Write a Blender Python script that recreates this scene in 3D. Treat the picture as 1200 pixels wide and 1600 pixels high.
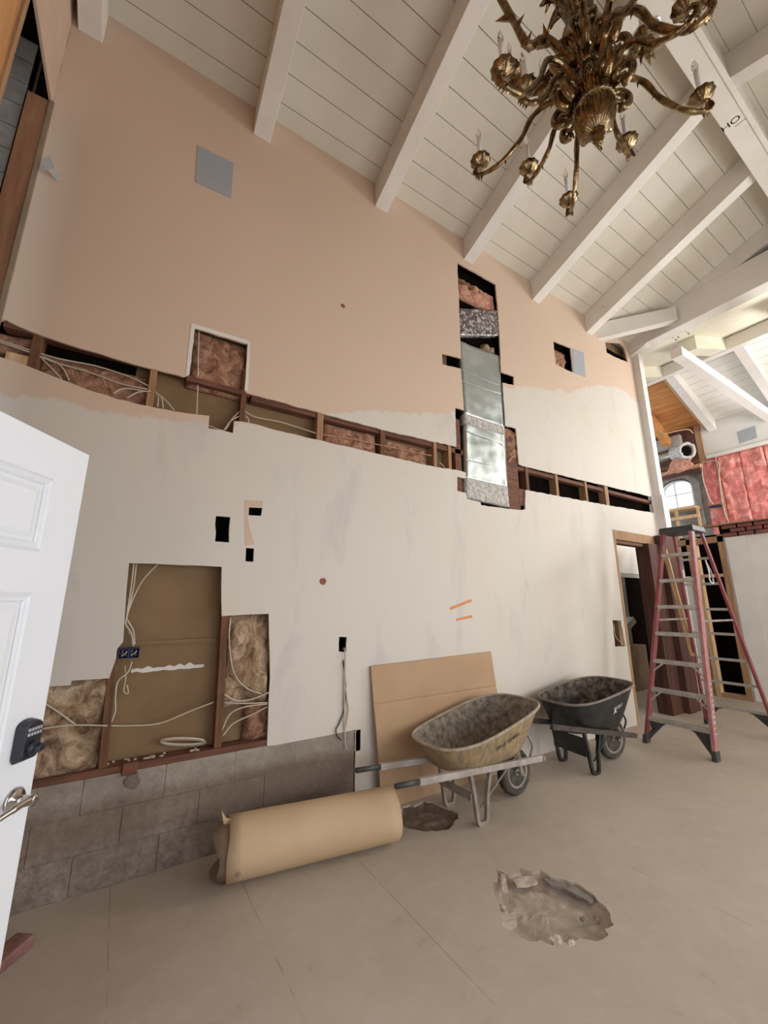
import bpy, bmesh, math, random
from math import sin, cos, tan, pi, radians, sqrt, hypot, atan2, floor as fl
from mathutils import Vector, Matrix, noise
random.seed(7)
SC = bpy.context.scene
COL = SC.collection
for o in list(bpy.data.objects): bpy.data.objects.remove(o)

# ------------------------------------------------------------------ camera
CAM = Vector((0.0, -2.953, 1.5)); FPX = 622.0; PITCH = radians(12.8); YAW = radians(31.9)
cd = bpy.data.cameras.new('camera'); cam = bpy.data.objects.new('camera', cd); COL.objects.link(cam)
cam.location = CAM; cam.rotation_euler = (pi/2 + PITCH, 0, -YAW)
cd.sensor_fit = 'VERTICAL'; cd.sensor_height = 36.0; cd.lens = 36.0*FPX/1600.0; cd.clip_start = 0.05; cd.clip_end = 200
SC.camera = cam

# ------------------------------------------------------------------ light and exposure
SC.view_settings.view_transform = 'Standard'; SC.view_settings.look = 'None'
SC.view_settings.gamma = 1.0; SC.view_settings.use_curve_mapping = False
SC.view_settings.exposure = 0.24
w = bpy.data.worlds.new('daylight'); SC.world = w; w.use_nodes = True
bg = w.node_tree.nodes['Background']; bg.inputs[0].default_value = (0.86, 0.93, 1.0, 1); bg.inputs[1].default_value = 1.6
def area(name, loc, aim, sx, sy, power, col):
    l = bpy.data.lights.new(name, 'AREA'); l.shape = 'RECTANGLE'; l.size = sx; l.size_y = sy; l.energy = power; l.color = col
    o = bpy.data.objects.new(name, l); COL.objects.link(o); o.location = loc
    o.rotation_euler = (Vector(aim)-Vector(loc)).to_track_quat('-Z', 'Y').to_euler(); return o
# daylight through the big glazed openings in the south wall and the next room's east window, plus added fills
area('south_window_daylight', (3.6, -4.85, 1.6), (3.6, 0, 1.9), 2.8, 2.2, 46, (1.0, 0.955, 0.92))
area('south_east_window_daylight', (6.2, -4.85, 1.3), (4.6, 0, 3.0), 1.3, 2.2, 45, (1.0, 0.96, 0.92))
area('south_west_cool_fill', (1.2, -4.9, 1.65), (-0.2, -1.2, 1.2), 1.4, 1.3, 14, (0.70, 0.84, 1.0))  # added cool fill that tints the open door and nearby floor
area('next_room_east_window', (11.0, -3.8, 4.6), (3.2, -2.2, 5.6), 1.1, 1.0, 125, (1.0, 0.98, 0.94))
area('next_room_fill', (10.2, -4.7, 3.4), (10.6, 0.3, 5.0), 2.0, 1.8, 215, (1.0, 0.985, 0.97))  # added fill lamp brightening the next room, the wall is solid there
area('back_room_daylight', (8.6, 2.4, 2.2), (7.0, 1.0, 1.2), 1.0, 1.0, 4, (1.0, 0.97, 0.92))
area('front_door_daylight', (-0.80, -2.45, 1.1), (2.0, -2.0, 1.0), 0.85, 1.9, 9, (0.82, 0.90, 1.0))

# ------------------------------------------------------------------ measured plan: photo position -> point on a real plane
Fv = Vector((sin(YAW)*cos(PITCH), cos(YAW)*cos(PITCH), sin(PITCH))); Rv = Vector((cos(YAW), -sin(YAW), 0)); Dv = Fv.cross(Rv)
def _ray(u, v): return Fv*FPX + Rv*(u-600) + Dv*(v-800)
def onY(u, v, y=0.0):
    r = _ray(u, v); return CAM + r*((y-CAM.y)/r.y)
def onX(u, v, x):
    r = _ray(u, v); return CAM + r*((x-CAM.x)/r.x)
def onZ(u, v, z=0.0):
    r = _ray(u, v); return CAM + r*((z-CAM.z)/r.z)

# ------------------------------------------------------------------ materials
MATS = {}
def newmat(name):
    m = bpy.data.materials.new(name); m.use_nodes = True; nt = m.node_tree
    b = nt.nodes['Principled BSDF']; MATS[name] = m; return m, nt, b
def N(nt, t, **kw):
    n = nt.nodes.new(t)
    for k, v in kw.items():
        if hasattr(n, k): setattr(n, k, v)
        else: n.inputs[k].default_value = v
    return n
def L(nt, a, b): nt.links.new(a, b)
def ramp(nt, fac, stops):
    r = nt.nodes.new('ShaderNodeValToRGB'); L(nt, fac, r.inputs[0]); e = r.color_ramp.elements
    while len(e) < len(stops): e.new(0.5)
    for i, (p, c) in enumerate(stops):
        e[i].position = p; e[i].color = (*c, 1) if len(c) == 3 else c
    return r.outputs[0]
def mixc(nt, f, a, b, bt='MIX'):
    m = nt.nodes.new('ShaderNodeMix'); m.data_type = 'RGBA'; m.blend_type = bt
    if hasattr(f, 'links'): L(nt, f, m.inputs[0])
    else: m.inputs[0].default_value = f
    for i, s in ((6, a), (7, b)):
        if hasattr(s, 'links'): L(nt, s, m.inputs[i])
        else: m.inputs[i].default_value = (*s, 1)
    return m.outputs[2]
def mth(nt, op, a, b=None, c=None):
    m = nt.nodes.new('ShaderNodeMath'); m.operation = op
    for i, s in enumerate((a, b, c)):
        if s is None: continue
        if hasattr(s, 'links'): L(nt, s, m.inputs[i])
        else: m.inputs[i].default_value = s
    return m.outputs[0]
def pos(nt):
    return nt.nodes.new('ShaderNodeNewGeometry').outputs['Position']
def mapping(nt, v, scale=(1, 1, 1), rot=(0, 0, 0)):
    m = nt.nodes.new('ShaderNodeMapping'); L(nt, v, m.inputs[0]); m.inputs['Scale'].default_value = scale; m.inputs['Rotation'].default_value = rot; return m.outputs[0]
def noi(nt, vec, scale, detail=4, rough=0.55, dist=0.0):
    n = N(nt, 'ShaderNodeTexNoise', Scale=scale, Detail=detail, Roughness=rough, Distortion=dist); L(nt, vec, n.inputs['Vector']); return n.outputs[0]
def bump(nt, b, h, strength=0.3, dist=0.01):
    n = N(nt, 'ShaderNodeBump', Strength=strength, Distance=dist); L(nt, h, n.inputs['Height']); L(nt, n.outputs[0], b.inputs['Normal'])

def basic(name, c1, c2=None, scale=8, rough=0.7, metal=0.0, bs=0.2, bd=0.004, lo=0.35, hi=0.65, stretch=(1, 1, 1), detail=5, objspace=True):
    m, nt, b = newmat(name)
    tc = nt.nodes.new('ShaderNodeTexCoord')
    v = mapping(nt, tc.outputs['Object'] if objspace else pos(nt), stretch)
    n = noi(nt, v, scale, detail)
    if c2 is None: c2 = tuple(x*0.88 for x in c1)
    L(nt, ramp(nt, n, [(lo, c1), (hi, c2)]), b.inputs['Base Color'])
    b.inputs['Roughness'].default_value = rough; b.inputs['Metallic'].default_value = metal
    if bs: bump(nt, b, n, bs, bd)
    return m

def wall_paint(name):
    """drywall: old peach paint above, rough white skim coat below, with a torn boundary between them"""
    m, nt, b = newmat(name)
    P = pos(nt); s = nt.nodes.new('ShaderNodeSeparateXYZ'); L(nt, P, s.inputs[0]); X, Z = s.outputs[0], s.outputs[2]
    pts = [(-1.0, 2.70), (-0.4, 2.70), (0.05, 2.72), (0.45, 2.80), (0.8, 2.88), (1.2, 3.05), (1.5, 3.18), (1.9, 3.29), (2.3, 3.38), (2.85, 3.52), (3.0, 3.62), (3.5, 4.02), (4.2, 4.26), (5.0, 4.42), (5.3, 4.6), (5.75, 4.75), (6.3, 4.9), (6.9, 4.8), (7.2, 4.8)]
    fc = nt.nodes.new('ShaderNodeFloatCurve'); cv = fc.mapping.curves[0]
    px = [((x+1)/8.2, (z-2.0)/4.0) for x, z in pts]
    cv.points[0].location = px[0]; cv.points[1].location = px[-1]
    for p in px[1:-1]: cv.points.new(*p)
    for p in cv.points: p.handle_type = 'VECTOR'
    fc.mapping.update()
    L(nt, mth(nt, 'DIVIDE', mth(nt, 'ADD', X, 1.0), 8.2), fc.inputs['Value'])
    zb = mth(nt, 'ADD', mth(nt, 'MULTIPLY', fc.outputs[0], 4.0), 2.0)
    n1 = noi(nt, mapping(nt, P, (1, 1, 0.45)), 5.0, 6, 0.65)
    edge = mth(nt, 'ADD', mth(nt, 'SUBTRACT', Z, zb), mth(nt, 'MULTIPLY', mth(nt, 'SUBTRACT', n1, 0.5), 0.26))
    f = ramp(nt, mth(nt, 'ADD', mth(nt, 'MULTIPLY', edge, 8), 0.5), [(0.42, (0, 0, 0)), (0.6, (1, 1, 1))])
    big = noi(nt, P, 0.7, 3)
    peach = mixc(nt, big, (0.585, 0.44, 0.335), (0.645, 0.49, 0.375))
    white = mixc(nt, big, (0.60, 0.555, 0.495), (0.64, 0.59, 0.525))
    # trowel marks and scuffs in the skim coat
    sm = noi(nt, mapping(nt, P, (1.0, 1, 0.35), (0, radians(12), 0)), 3.0, 5, 0.6, 0.6)
    white = mixc(nt, ramp(nt, sm, [(0.57, (0, 0, 0)), (0.70, (0.6, 0.6, 0.6))]), white, (0.50, 0.47, 0.45))
    sm3 = noi(nt, mapping(nt, P, (1, 1, 0.8)), 1.1, 6, 0.6)
    white = mixc(nt, ramp(nt, sm3, [(0.50, (0, 0, 0)), (0.66, (0.5, 0.5, 0.5))]), white, (0.62, 0.55, 0.44))
    sm2 = noi(nt, P, 14, 5, 0.6)
    peach = mixc(nt, ramp(nt, sm2, [(0.66, (0, 0, 0)), (0.78, (0.5, 0.5, 0.5))]), peach, (0.45, 0.32, 0.24))
    L(nt, mixc(nt, f, white, peach), b.inputs['Base Color'])
    b.inputs['Roughness'].default_value = 0.62
    bump(nt, b, noi(nt, P, 45, 4), 0.12, 0.003)
    return m
wall_paint('main_drywall')

basic('drywall_white', (0.74, 0.71, 0.66), (0.68, 0.65, 0.60), 3, 0.8, bs=0.05)
basic('drywall_peach', (0.62, 0.46, 0.35), (0.56, 0.41, 0.31), 3, 0.8, bs=0.05)
basic('beam_white', (0.76, 0.72, 0.675), (0.69, 0.65, 0.60), 2.5, 0.55, bs=0.15, bd=0.006, lo=0.42, hi=0.72)
def beam_scuffed():
    m, nt, b = newmat('beam_scuffed')
    tc = nt.nodes.new('ShaderNodeTexCoord'); P = pos(nt)
    n = noi(nt, P, 6, 8, 0.7); s = noi(nt, P, 2.0, 4)
    c = mixc(nt, ramp(nt, s, [(0.4, (0, 0, 0)), (0.7, (1, 1, 1))]), (0.82, 0.79, 0.73), (0.74, 0.70, 0.63))
    c = mixc(nt, ramp(nt, n, [(0.66, (0, 0, 0)), (0.70, (0.6, 0.6, 0.6))]), c, (0.42, 0.33, 0.25))
    L(nt, c, b.inputs['Base Color']); b.inputs['Roughness'].default_value = 0.55; bump(nt, b, n, 0.25, 0.006)
beam_scuffed()
basic('plank_white', (0.70, 0.655, 0.56), (0.65, 0.605, 0.515), 2.0, 0.5, bs=0.1, objspace=False)
basic('plank_bright', (0.84, 0.81, 0.76), (0.78, 0.76, 0.7), 2.0, 0.6, bs=0.1, objspace=False)
basic('cream_paint', (0.76, 0.71, 0.58), (0.70, 0.65, 0.52), 3.0, 0.6, bs=0.05)
basic('cream_plank', (0.74, 0.70, 0.58), (0.69, 0.64, 0.52), 2.0, 0.6, bs=0.1, objspace=False)
basic('groove_dark', (0.40, 0.35, 0.28), None, 5, 0.9, bs=0)
basic('raw_plank', (0.62, 0.28, 0.09), (0.42, 0.17, 0.05), 3, 0.7, stretch=(5, 0.7, 5), bs=0.2)
basic('stud_wood', (0.20, 0.085, 0.035), (0.105, 0.045, 0.02), 4, 0.75, stretch=(8, 8, 0.8), bs=0.3)
basic('stud_tan', (0.42, 0.25, 0.13), (0.28, 0.15, 0.07), 4, 0.75, stretch=(8, 8, 0.8), bs=0.3)
basic('stud_light', (0.62, 0.42, 0.24), (0.46, 0.28, 0.14), 4, 0.7, stretch=(8, 8, 0.8), bs=0.3)
basic('plate_wood', (0.19, 0.075, 0.04), (0.10, 0.04, 0.025), 5, 0.8, stretch=(0.8, 6, 6), bs=0.3)
basic('corner_stud', (0.30, 0.14, 0.065), (0.20, 0.085, 0.038), 3, 0.75, stretch=(8, 8, 0.6), bs=0.2)
basic('post_wood', (0.115, 0.042, 0.026), (0.05, 0.02, 0.014), 3, 0.7, stretch=(6, 6, 0.5), bs=0.3)
basic('plywood', (0.60, 0.31, 0.12), (0.40, 0.18, 0.06), 2.2, 0.7, stretch=(3, 3, 0.5), bs=0.2, detail=8)
basic('kraft_board', (0.25, 0.155, 0.075), (0.20, 0.12, 0.055), 3, 0.75, bs=0.06, objspace=False)
basic('shade_and_joint_black', (0.009, 0.006, 0.005), (0.006, 0.004, 0.003), 5, 0.9, bs=0)  # near-black standing in for shade in voids and openings, also brick joints
basic('cardboard', (0.46, 0.30, 0.175), (0.42, 0.27, 0.155), 3, 0.8, bs=0.03, bd=0.002)
basic('cardboard_pale', (0.56, 0.40, 0.25), (0.51, 0.355, 0.215), 2.5, 0.75, bs=0.04, bd=0.002)
basic('cardboard_inner', (0.27, 0.19, 0.12), (0.20, 0.14, 0.09), 4, 0.85, bs=0.05)
basic('cable_white', (0.56, 0.49, 0.40), (0.46, 0.38, 0.30), 6, 0.5, bs=0)
basic('cable_black', (0.03, 0.03, 0.035), None, 6, 0.5, bs=0)
basic('cable_beige', (0.50, 0.40, 0.28), None, 6, 0.5, bs=0)
basic('box_blue', (0.03, 0.05, 0.16), (0.02, 0.03, 0.09), 20, 0.5, bs=0)
basic('grey_patch', (0.36, 0.385, 0.41), (0.33, 0.35, 0.375), 4, 0.7, bs=0.04)
basic('galvanised', (0.62, 0.68, 0.68), (0.44, 0.49, 0.49), 2.5, 0.30, 0.85, bs=0.25, bd=0.03, objspace=False)
basic('duct_sealant', (0.62, 0.60, 0.56), (0.30, 0.28, 0.26), 35, 0.8, 0.0, bs=0.5, bd=0.01)
basic('foil_tape', (0.12, 0.10, 0.10), (0.62, 0.60, 0.60), 30, 0.35, 0.4, bs=0.6, bd=0.01, lo=0.48, hi=0.60)
basic('aluminium', (0.50, 0.47, 0.43), (0.36, 0.33, 0.30), 14, 0.42, 0.5, bs=0.1)
basic('ladder_red', (0.24, 0.058, 0.06), (0.17, 0.035, 0.042), 10, 0.45, bs=0.1)
basic('ladder_pink', (0.40, 0.20, 0.19), (0.30, 0.11, 0.11), 12, 0.5, bs=0.1)
basic('plastic_black', (0.03, 0.03, 0.035), (0.06, 0.06, 0.06), 12, 0.45, bs=0.05)
basic('rubber', (0.03, 0.028, 0.025), (0.085, 0.07, 0.055), 14, 0.85, bs=0.2)
basic('steel_dusty', (0.34, 0.29, 0.24), (0.20, 0.165, 0.135), 12, 0.6, 0.2, bs=0.2)
basic('rail_grey', (0.40, 0.35, 0.32), (0.27, 0.23, 0.20), 10, 0.65, bs=0.2)
basic('tray_black', (0.006, 0.006, 0.007), (0.022, 0.022, 0.02), 14, 0.42, bs=0.1)
basic('tray_black_inside', (0.035, 0.027, 0.024), (0.17, 0.14, 0.10), 16, 0.85, bs=0.4, lo=0.42, hi=0.66, detail=9)
basic('tray_yellow', (0.34, 0.24, 0.115), (0.20, 0.15, 0.095), 26, 0.8, bs=0.4, stretch=(1, 1, 0.45), detail=12, lo=0.38, hi=0.62)
basic('tray_yellow_inside', (0.07, 0.058, 0.045), (0.30, 0.255, 0.195), 22, 0.85, bs=0.5, detail=12, lo=0.3, hi=0.7)
basic('rim_dusty', (0.42, 0.34, 0.24), (0.26, 0.21, 0.16), 15, 0.7, bs=0.2)
basic('rim_black', (0.14, 0.11, 0.095), (0.22, 0.17, 0.14), 15, 0.6, bs=0.1)
basic('wood_handle', (0.022, 0.018, 0.016), (0.075, 0.055, 0.04), 9, 0.75, stretch=(1, 6, 6), bs=0.3)
basic('door_white', (0.80, 0.83, 0.88), (0.78, 0.81, 0.86), 2, 0.42, bs=0.02)
basic('lock_black', (0.018, 0.02, 0.03), None, 10, 0.38, bs=0)
basic('nickel', (0.52, 0.48, 0.44), (0.44, 0.41, 0.38), 5, 0.22, 1.0, bs=0)
basic('key_grey', (0.40, 0.42, 0.45), None, 5, 0.5, bs=0)
basic('candle_white', (0.86, 0.85, 0.86), None, 4, 0.4, bs=0)
basic('mortar', (0.20, 0.165, 0.135), (0.14, 0.11, 0.09), 9, 0.95, bs=0.4)
basic('brick_dusty', (0.30, 0.15, 0.13), (0.17, 0.075, 0.07), 14, 0.9, bs=0.4, detail=9)
basic('brick_red', (0.26, 0.085, 0.06), (0.15, 0.06, 0.05), 9, 0.9, bs=0.4, detail=8)
basic('debris', (0.62, 0.55, 0.47), (0.38, 0.30, 0.23), 20, 0.9, bs=0.4)
basic('tape_orange', (0.66, 0.23, 0.06), (0.55, 0.17, 0.04), 12, 0.5, bs=0)
basic('rust', (0.30, 0.10, 0.05), (0.18, 0.07, 0.04), 20, 0.8, bs=0.2)
basic('text_white', (0.62, 0.62, 0.60), (0.50, 0.50, 0.48), 20, 0.6, bs=0)
basic('text_dark', (0.05, 0.04, 0.035), (0.12, 0.09, 0.05), 30, 0.8, bs=0)
basic('ink_grey', (0.22, 0.21, 0.20), None, 20, 0.8, bs=0)
basic('door_grey', (0.40, 0.39, 0.36), (0.33, 0.32, 0.29), 3, 0.6, bs=0.1)
basic('slab_dark', (0.20, 0.185, 0.16), (0.11, 0.10, 0.085), 5, 0.7, bs=0.1)
basic('sky_white', (0.9, 0.9, 0.9), None, 3, 0.8, bs=0)
MATS['shade_and_joint_black'].node_tree.nodes['Principled BSDF'].inputs['Specular IOR Level'].default_value = 0.0
def block_mat():
    m, nt, b = newmat('block_wall'); P = pos(nt)
    n = noi(nt, P, 18, 9, 0.7); big = noi(nt, P, 1.6, 4, 0.6, 0.5); mid = noi(nt, P, 5, 5)
    c = ramp(nt, n, [(0.30, (0.14, 0.11, 0.088)), (0.5, (0.26, 0.215, 0.175)), (0.72, (0.37, 0.32, 0.27))])
    s = nt.nodes.new('ShaderNodeSeparateXYZ'); L(nt, P, s.inputs[0])
    # dry reddish stain running through the middle courses, pale cement smear on the top course
    band = ramp(nt, mth(nt, 'ADD', s.outputs[2], mth(nt, 'MULTIPLY', mid, 0.12)), [(0.25, (0, 0, 0)), (0.32, (1, 1, 1)), (0.43, (1, 1, 1)), (0.50, (0, 0, 0))])
    c = mixc(nt, mth(nt, 'MULTIPLY', band, 0.45), c, (0.23, 0.145, 0.105))
    c = mixc(nt, ramp(nt, big, [(0.42, (0, 0, 0)), (0.60, (0.8, 0.8, 0.8))]), c, (0.165, 0.12, 0.09))
    top = ramp(nt, s.outputs[2], [(0.40, (0, 0, 0)), (0.46, (0.55, 0.55, 0.55))])
    c = mixc(nt, mth(nt, 'MULTIPLY', top, mid), c, (0.50, 0.45, 0.39))
    L(nt, c, b.inputs['Base Color']); b.inputs['Roughness'].default_value = 0.95; bump(nt, b, n, 0.7, 0.012)
block_mat()
basic('grey_block', (0.30, 0.28, 0.255), (0.20, 0.185, 0.17), 9, 0.9, bs=0.4, detail=9)
def floor_mat():
    m, nt, b = newmat('dusty_floor'); P = pos(nt)
    a = noi(nt, P, 1.1, 6, 0.6, 0.4); f = noi(nt, P, 9, 8, 0.65); g = noi(nt, P, 60, 4)
    c = mixc(nt, ramp(nt, a, [(0.35, (0, 0, 0)), (0.68, (1, 1, 1))]), (0.475, 0.405, 0.33), (0.42, 0.35, 0.28))
    c = mixc(nt, ramp(nt, f, [(0.5, (0, 0, 0)), (0.8, (0.6, 0.6, 0.6))]), c, (0.53, 0.47, 0.41))
    c = mixc(nt, ramp(nt, f, [(0.28, (0.5, 0.5, 0.5)), (0.40, (0, 0, 0))]), c, (0.34, 0.27, 0.20))
    s = nt.nodes.new('ShaderNodeSeparateXYZ'); L(nt, P, s.inputs[0]); X, Y = s.outputs[0], s.outputs[1]
    # joints between the floor sheets
    mask = None
    for x0, y0, x1, y1 in ((0.09, 0.0, 0.13, -2.2), (0.71, -0.6, 0.76, -2.6), (1.34, -0.6, 1.39, -2.6), (2.60, -0.5, 2.72, -2.4)):
        k = (x1-x0)/(y1-y0)
        d = mth(nt, 'ABSOLUTE', mth(nt, 'SUBTRACT', mth(nt, 'SUBTRACT', X, x0), mth(nt, 'MULTIPLY', mth(nt, 'SUBTRACT', Y, y0), k)))
        d = mth(nt, 'LESS_THAN', d, 0.0028)
        mask = d if mask is None else mth(nt, 'MAXIMUM', mask, d)
    d = mth(nt, 'LESS_THAN', mth(nt, 'ABSOLUTE', mth(nt, 'ADD', Y, 1.62)), 0.002); 
    broken = ramp(nt, noi(nt, P, 4, 3), [(0.44, (0, 0, 0)), (0.55, (1, 1, 1))])
    c = mixc(nt, mth(nt, 'MULTIPLY', mth(nt, 'MULTIPLY', mask, broken), 0.65), c, (0.27, 0.20, 0.15))
    L(nt, c, b.inputs['Base Color']); b.inputs['Roughness'].default_value = 0.62; bump(nt, b, mth(nt, 'ADD', g, f), 0.12, 0.004)
floor_mat()
basic('crater_cement', (0.33, 0.265, 0.205), (0.42, 0.35, 0.285), 10, 0.95, bs=0.5, bd=0.01, detail=9)
basic('crater_soil', (0.12, 0.08, 0.058), (0.23, 0.165, 0.12), 12, 0.95, bs=0.8, bd=0.02, detail=9)
basic('crater_dark', (0.16, 0.13, 0.11), (0.27, 0.24, 0.22), 14, 0.95, bs=0.6, bd=0.01, detail=9)
def insul(name, a, b_, c_, sc=9):
    m, nt, b = newmat(name); P = pos(nt)
    n = noi(nt, P, sc, 8, 0.65, 1.6); n2 = noi(nt, P, sc*5, 5, 0.7)
    c = ramp(nt, n, [(0.32, a), (0.5, b_), (0.70, c_)])
    L(nt, c, b.inputs['Base Color']); b.inputs['Roughness'].default_value = 0.95
    bump(nt, b, mth(nt, 'ADD', n, mth(nt, 'MULTIPLY', n2, 0.4)), 0.9, 0.04)
insul('insulation_brown', (0.11, 0.045, 0.025), (0.38, 0.19, 0.115), (0.60, 0.38, 0.25))
insul('insulation_tan', (0.13, 0.07, 0.035), (0.44, 0.29, 0.175), (0.74, 0.58, 0.41), 9)
insul('insulation_pink', (0.50, 0.12, 0.11), (0.74, 0.24, 0.21), (0.86, 0.46, 0.40), 4)
insul('insulation_peach', (0.40, 0.15, 0.09), (0.66, 0.32, 0.22), (0.80, 0.52, 0.38), 12)
def brass():
    m, nt, b = newmat('aged_brass'); tc = nt.nodes.new('ShaderNodeTexCoord'); P = pos(nt)
    n = noi(nt, P, 26, 6, 0.65)
    L(nt, ramp(nt, n, [(0.30, (0.06, 0.035, 0.018)), (0.50, (0.22, 0.15, 0.075)), (0.72, (0.52, 0.39, 0.21))]), b.inputs['Base Color'])
    b.inputs['Metallic'].default_value = 0.95; b.inputs['Roughness'].default_value = 0.21
    bump(nt, b, noi(nt, P, 70, 4), 0.35, 0.006)
brass()
def glass():
    m, nt, b = newmat('bulb_glass'); b.inputs['Base Color'].default_value = (0.95, 0.95, 0.95, 1)
    b.inputs['Transmission Weight'].default_value = 1.0; b.inputs['Roughness'].default_value = 0.05; b.inputs['IOR'].default_value = 1.3
    m2, nt2, b2 = newmat('window_glass'); b2.inputs['Base Color'].default_value = (0.95, 0.97, 1, 1)
    b2.inputs['Transmission Weight'].default_value = 1.0; b2.inputs['Roughness'].default_value = 0.02; b2.inputs['IOR'].default_value = 1.05
glass()

# ------------------------------------------------------------------ mesh builders
WL = {}
def tag(o, label=None, cat=None, group=None, kind=None):
    if label: o['label'] = label
    if cat: o['category'] = cat
    if group: o['group'] = group
    if kind: o['kind'] = kind
    return o
def empty(name, loc, label=None, cat=None, group=None):
    o = bpy.data.objects.new(name, None); COL.objects.link(o); o.location = loc; o.empty_display_size = 0.1
    WL[o] = Vector(loc); return tag(o, label, cat, group)

class MB:
    def __init__(s): s.bm = bmesh.new()
    def v(s, p): return s.bm.verts.new(p)
    def face(s, vs):
        try: return s.bm.faces.new(vs)
        except ValueError: return None
    def poly(s, pts): s.face([s.v(p) for p in pts]); return s
    def box(s, a, b, M=None):
        """axis aligned box from corner a to corner b, optionally transformed"""
        xs = (a[0], b[0]); ys = (a[1], b[1]); zs = (a[2], b[2])
        vs = [Vector((xs[i], ys[j], zs[k])) for i in (0, 1) for j in (0, 1) for k in (0, 1)]
        if M is not None: vs = [M @ q for q in vs]
        vs = [s.v(q) for q in vs]
        for f in ((0, 1, 3, 2), (4, 6, 7, 5), (0, 4, 5, 1), (2, 3, 7, 6), (0, 2, 6, 4), (1, 5, 7, 3)): s.face([vs[i] for i in f])
        return s
    def beam(s, p, q, wd, ht, up=(0, 0, 1)):
        """rectangular bar from p to q, wd across, ht along up"""
        p = Vector(p); q = Vector(q); d = (q-p).normalized(); side = d.cross(Vector(up)).normalized(); u = side.cross(d).normalized()
        vs = []
        for c in (p, q):
            for a, b in ((-1, -1), (1, -1), (1, 1), (-1, 1)): vs.append(s.v(c + side*a*wd/2 + u*b*ht/2))
        s.face(vs[0:4][::-1]); s.face(vs[4:8])
        for i in range(4): s.face([vs[i], vs[(i+1) % 4], vs[4+(i+1) % 4], vs[4+i]])
        return s
    def hexa(s, a4, b4):
        vs = [s.v(p) for p in a4] + [s.v(p) for p in b4]
        s.face(vs[0:4][::-1]); s.face(vs[4:8])
        for i in range(4): s.face([vs[i], vs[(i+1) % 4], vs[4+(i+1) % 4], vs[4+i]])
        return s
    def prism(s, pts, off):
        off = Vector(off); a = [s.v(p) for p in pts]; b = [s.v(Vector(p)+off) for p in pts]; n = len(pts)
        s.face(a); s.face(b[::-1])
        for i in range(n): s.face([a[i], b[i], b[(i+1) % n], a[(i+1) % n]])
        return s
    def tube(s, pts, r, seg=8, closed=False, cap=True):
        pts = [Vector(p) for p in pts]; n = len(pts)
        rs = r if isinstance(r, (list, tuple)) else [r]*n
        rings = []; prev = None
        for i, p in enumerate(pts):
            if closed: t = pts[(i+1) % n]-pts[i-1]
            else: t = pts[min(i+1, n-1)]-pts[max(i-1, 0)]
            if t.length < 1e-9: t = Vector((0, 0, 1))
            t.normalize()
            if prev is None: a = t.orthogonal().normalized()
            else:
                a = prev - t*prev.dot(t)
                a = a.normalized() if a.length > 1e-6 else t.orthogonal().normalized()
            prev = a; b = t.cross(a)
            rings.append([s.v(p + (a*cos(2*pi*k/seg) + b*sin(2*pi*k/seg))*rs[i]) for k in range(seg)])
        m = n if closed else n-1
        for i in range(m):
            A = rings[i]; B = rings[(i+1) % n]
            for k in range(seg): s.face([A[k], A[(k+1) % seg], B[(k+1) % seg], B[k]])
        if cap and not closed: s.face(rings[0][::-1]); s.face(rings[-1])
        return s
    def lathe(s, prof, c, seg=24, M=None, flute=0, famp=0.0):
        """prof: (radius, height) list around z through c"""
        c = Vector(c); rings = []
        for r, h in prof:
            ring = []
            for k in range(seg):
                a = 2*pi*k/seg; rr = r*(1+famp*cos(flute*a)) if flute else r
                q = Vector((rr*cos(a), rr*sin(a), h))
                if M is not None: q = M @ q
                ring.append(s.v(c+q))
            rings.append(ring)
        for i in range(len(rings)-1):
            for k in range(seg): s.face([rings[i][k], rings[i][(k+1) % seg], rings[i+1][(k+1) % seg], rings[i+1][k]])
        s.face(rings[0][::-1]); s.face(rings[-1]); return s
    def grid(s, fn, nu, nv, closed_u=False):
        V = [[s.v(fn(i/(nu if closed_u else nu-1), j/(nv-1))) for i in range(nu)] for j in range(nv)]
        for j in range(nv-1):
            for i in range(nu if closed_u else nu-1):
                s.face([V[j][i], V[j][(i+1) % nu], V[j+1][(i+1) % nu], V[j+1][i]])
        return V
    def build(s, name, mat, parent=None, smooth=False, bevel=0, solid=0, label=None, cat=None, group=None, kind=None, sub=0):
        bmesh.ops.recalc_face_normals(s.bm, faces=s.bm.faces)
        vs = [v.co for v in s.bm.verts]
        lo = Vector((min(v.x for v in vs), min(v.y for v in vs), min(v.z for v in vs))); hi = Vector((max(v.x for v in vs), max(v.y for v in vs), max(v.z for v in vs)))
        c = Vector(((lo.x+hi.x)/2, (lo.y+hi.y)/2, lo.z))
        for v in s.bm.verts: v.co -= c
        me = bpy.data.meshes.new(name); s.bm.to_mesh(me); s.bm.free()
        for p in me.polygons: p.use_smooth = smooth
        if isinstance(mat, (list, tuple)):
            for m in mat: me.materials.append(MATS[m])
        else: me.materials.append(MATS[mat])
        o = bpy.data.objects.new(name, me); COL.objects.link(o)
        WL[o] = c
        if parent is not None: o.parent = parent; o.location = c-WL[parent]
        else: o.location = c
        if solid: md = o.modifiers.new('thick', 'SOLIDIFY'); md.thickness = solid; md.offset = 0
        if bevel: md = o.modifiers.new('bev', 'BEVEL'); md.width = bevel; md.segments = 2; md.limit_method = 'ANGLE'
        if sub: md = o.modifiers.new('sub', 'SUBSURF'); md.levels = sub; md.render_levels = sub
        return tag(o, label, cat, group, kind)

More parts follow.
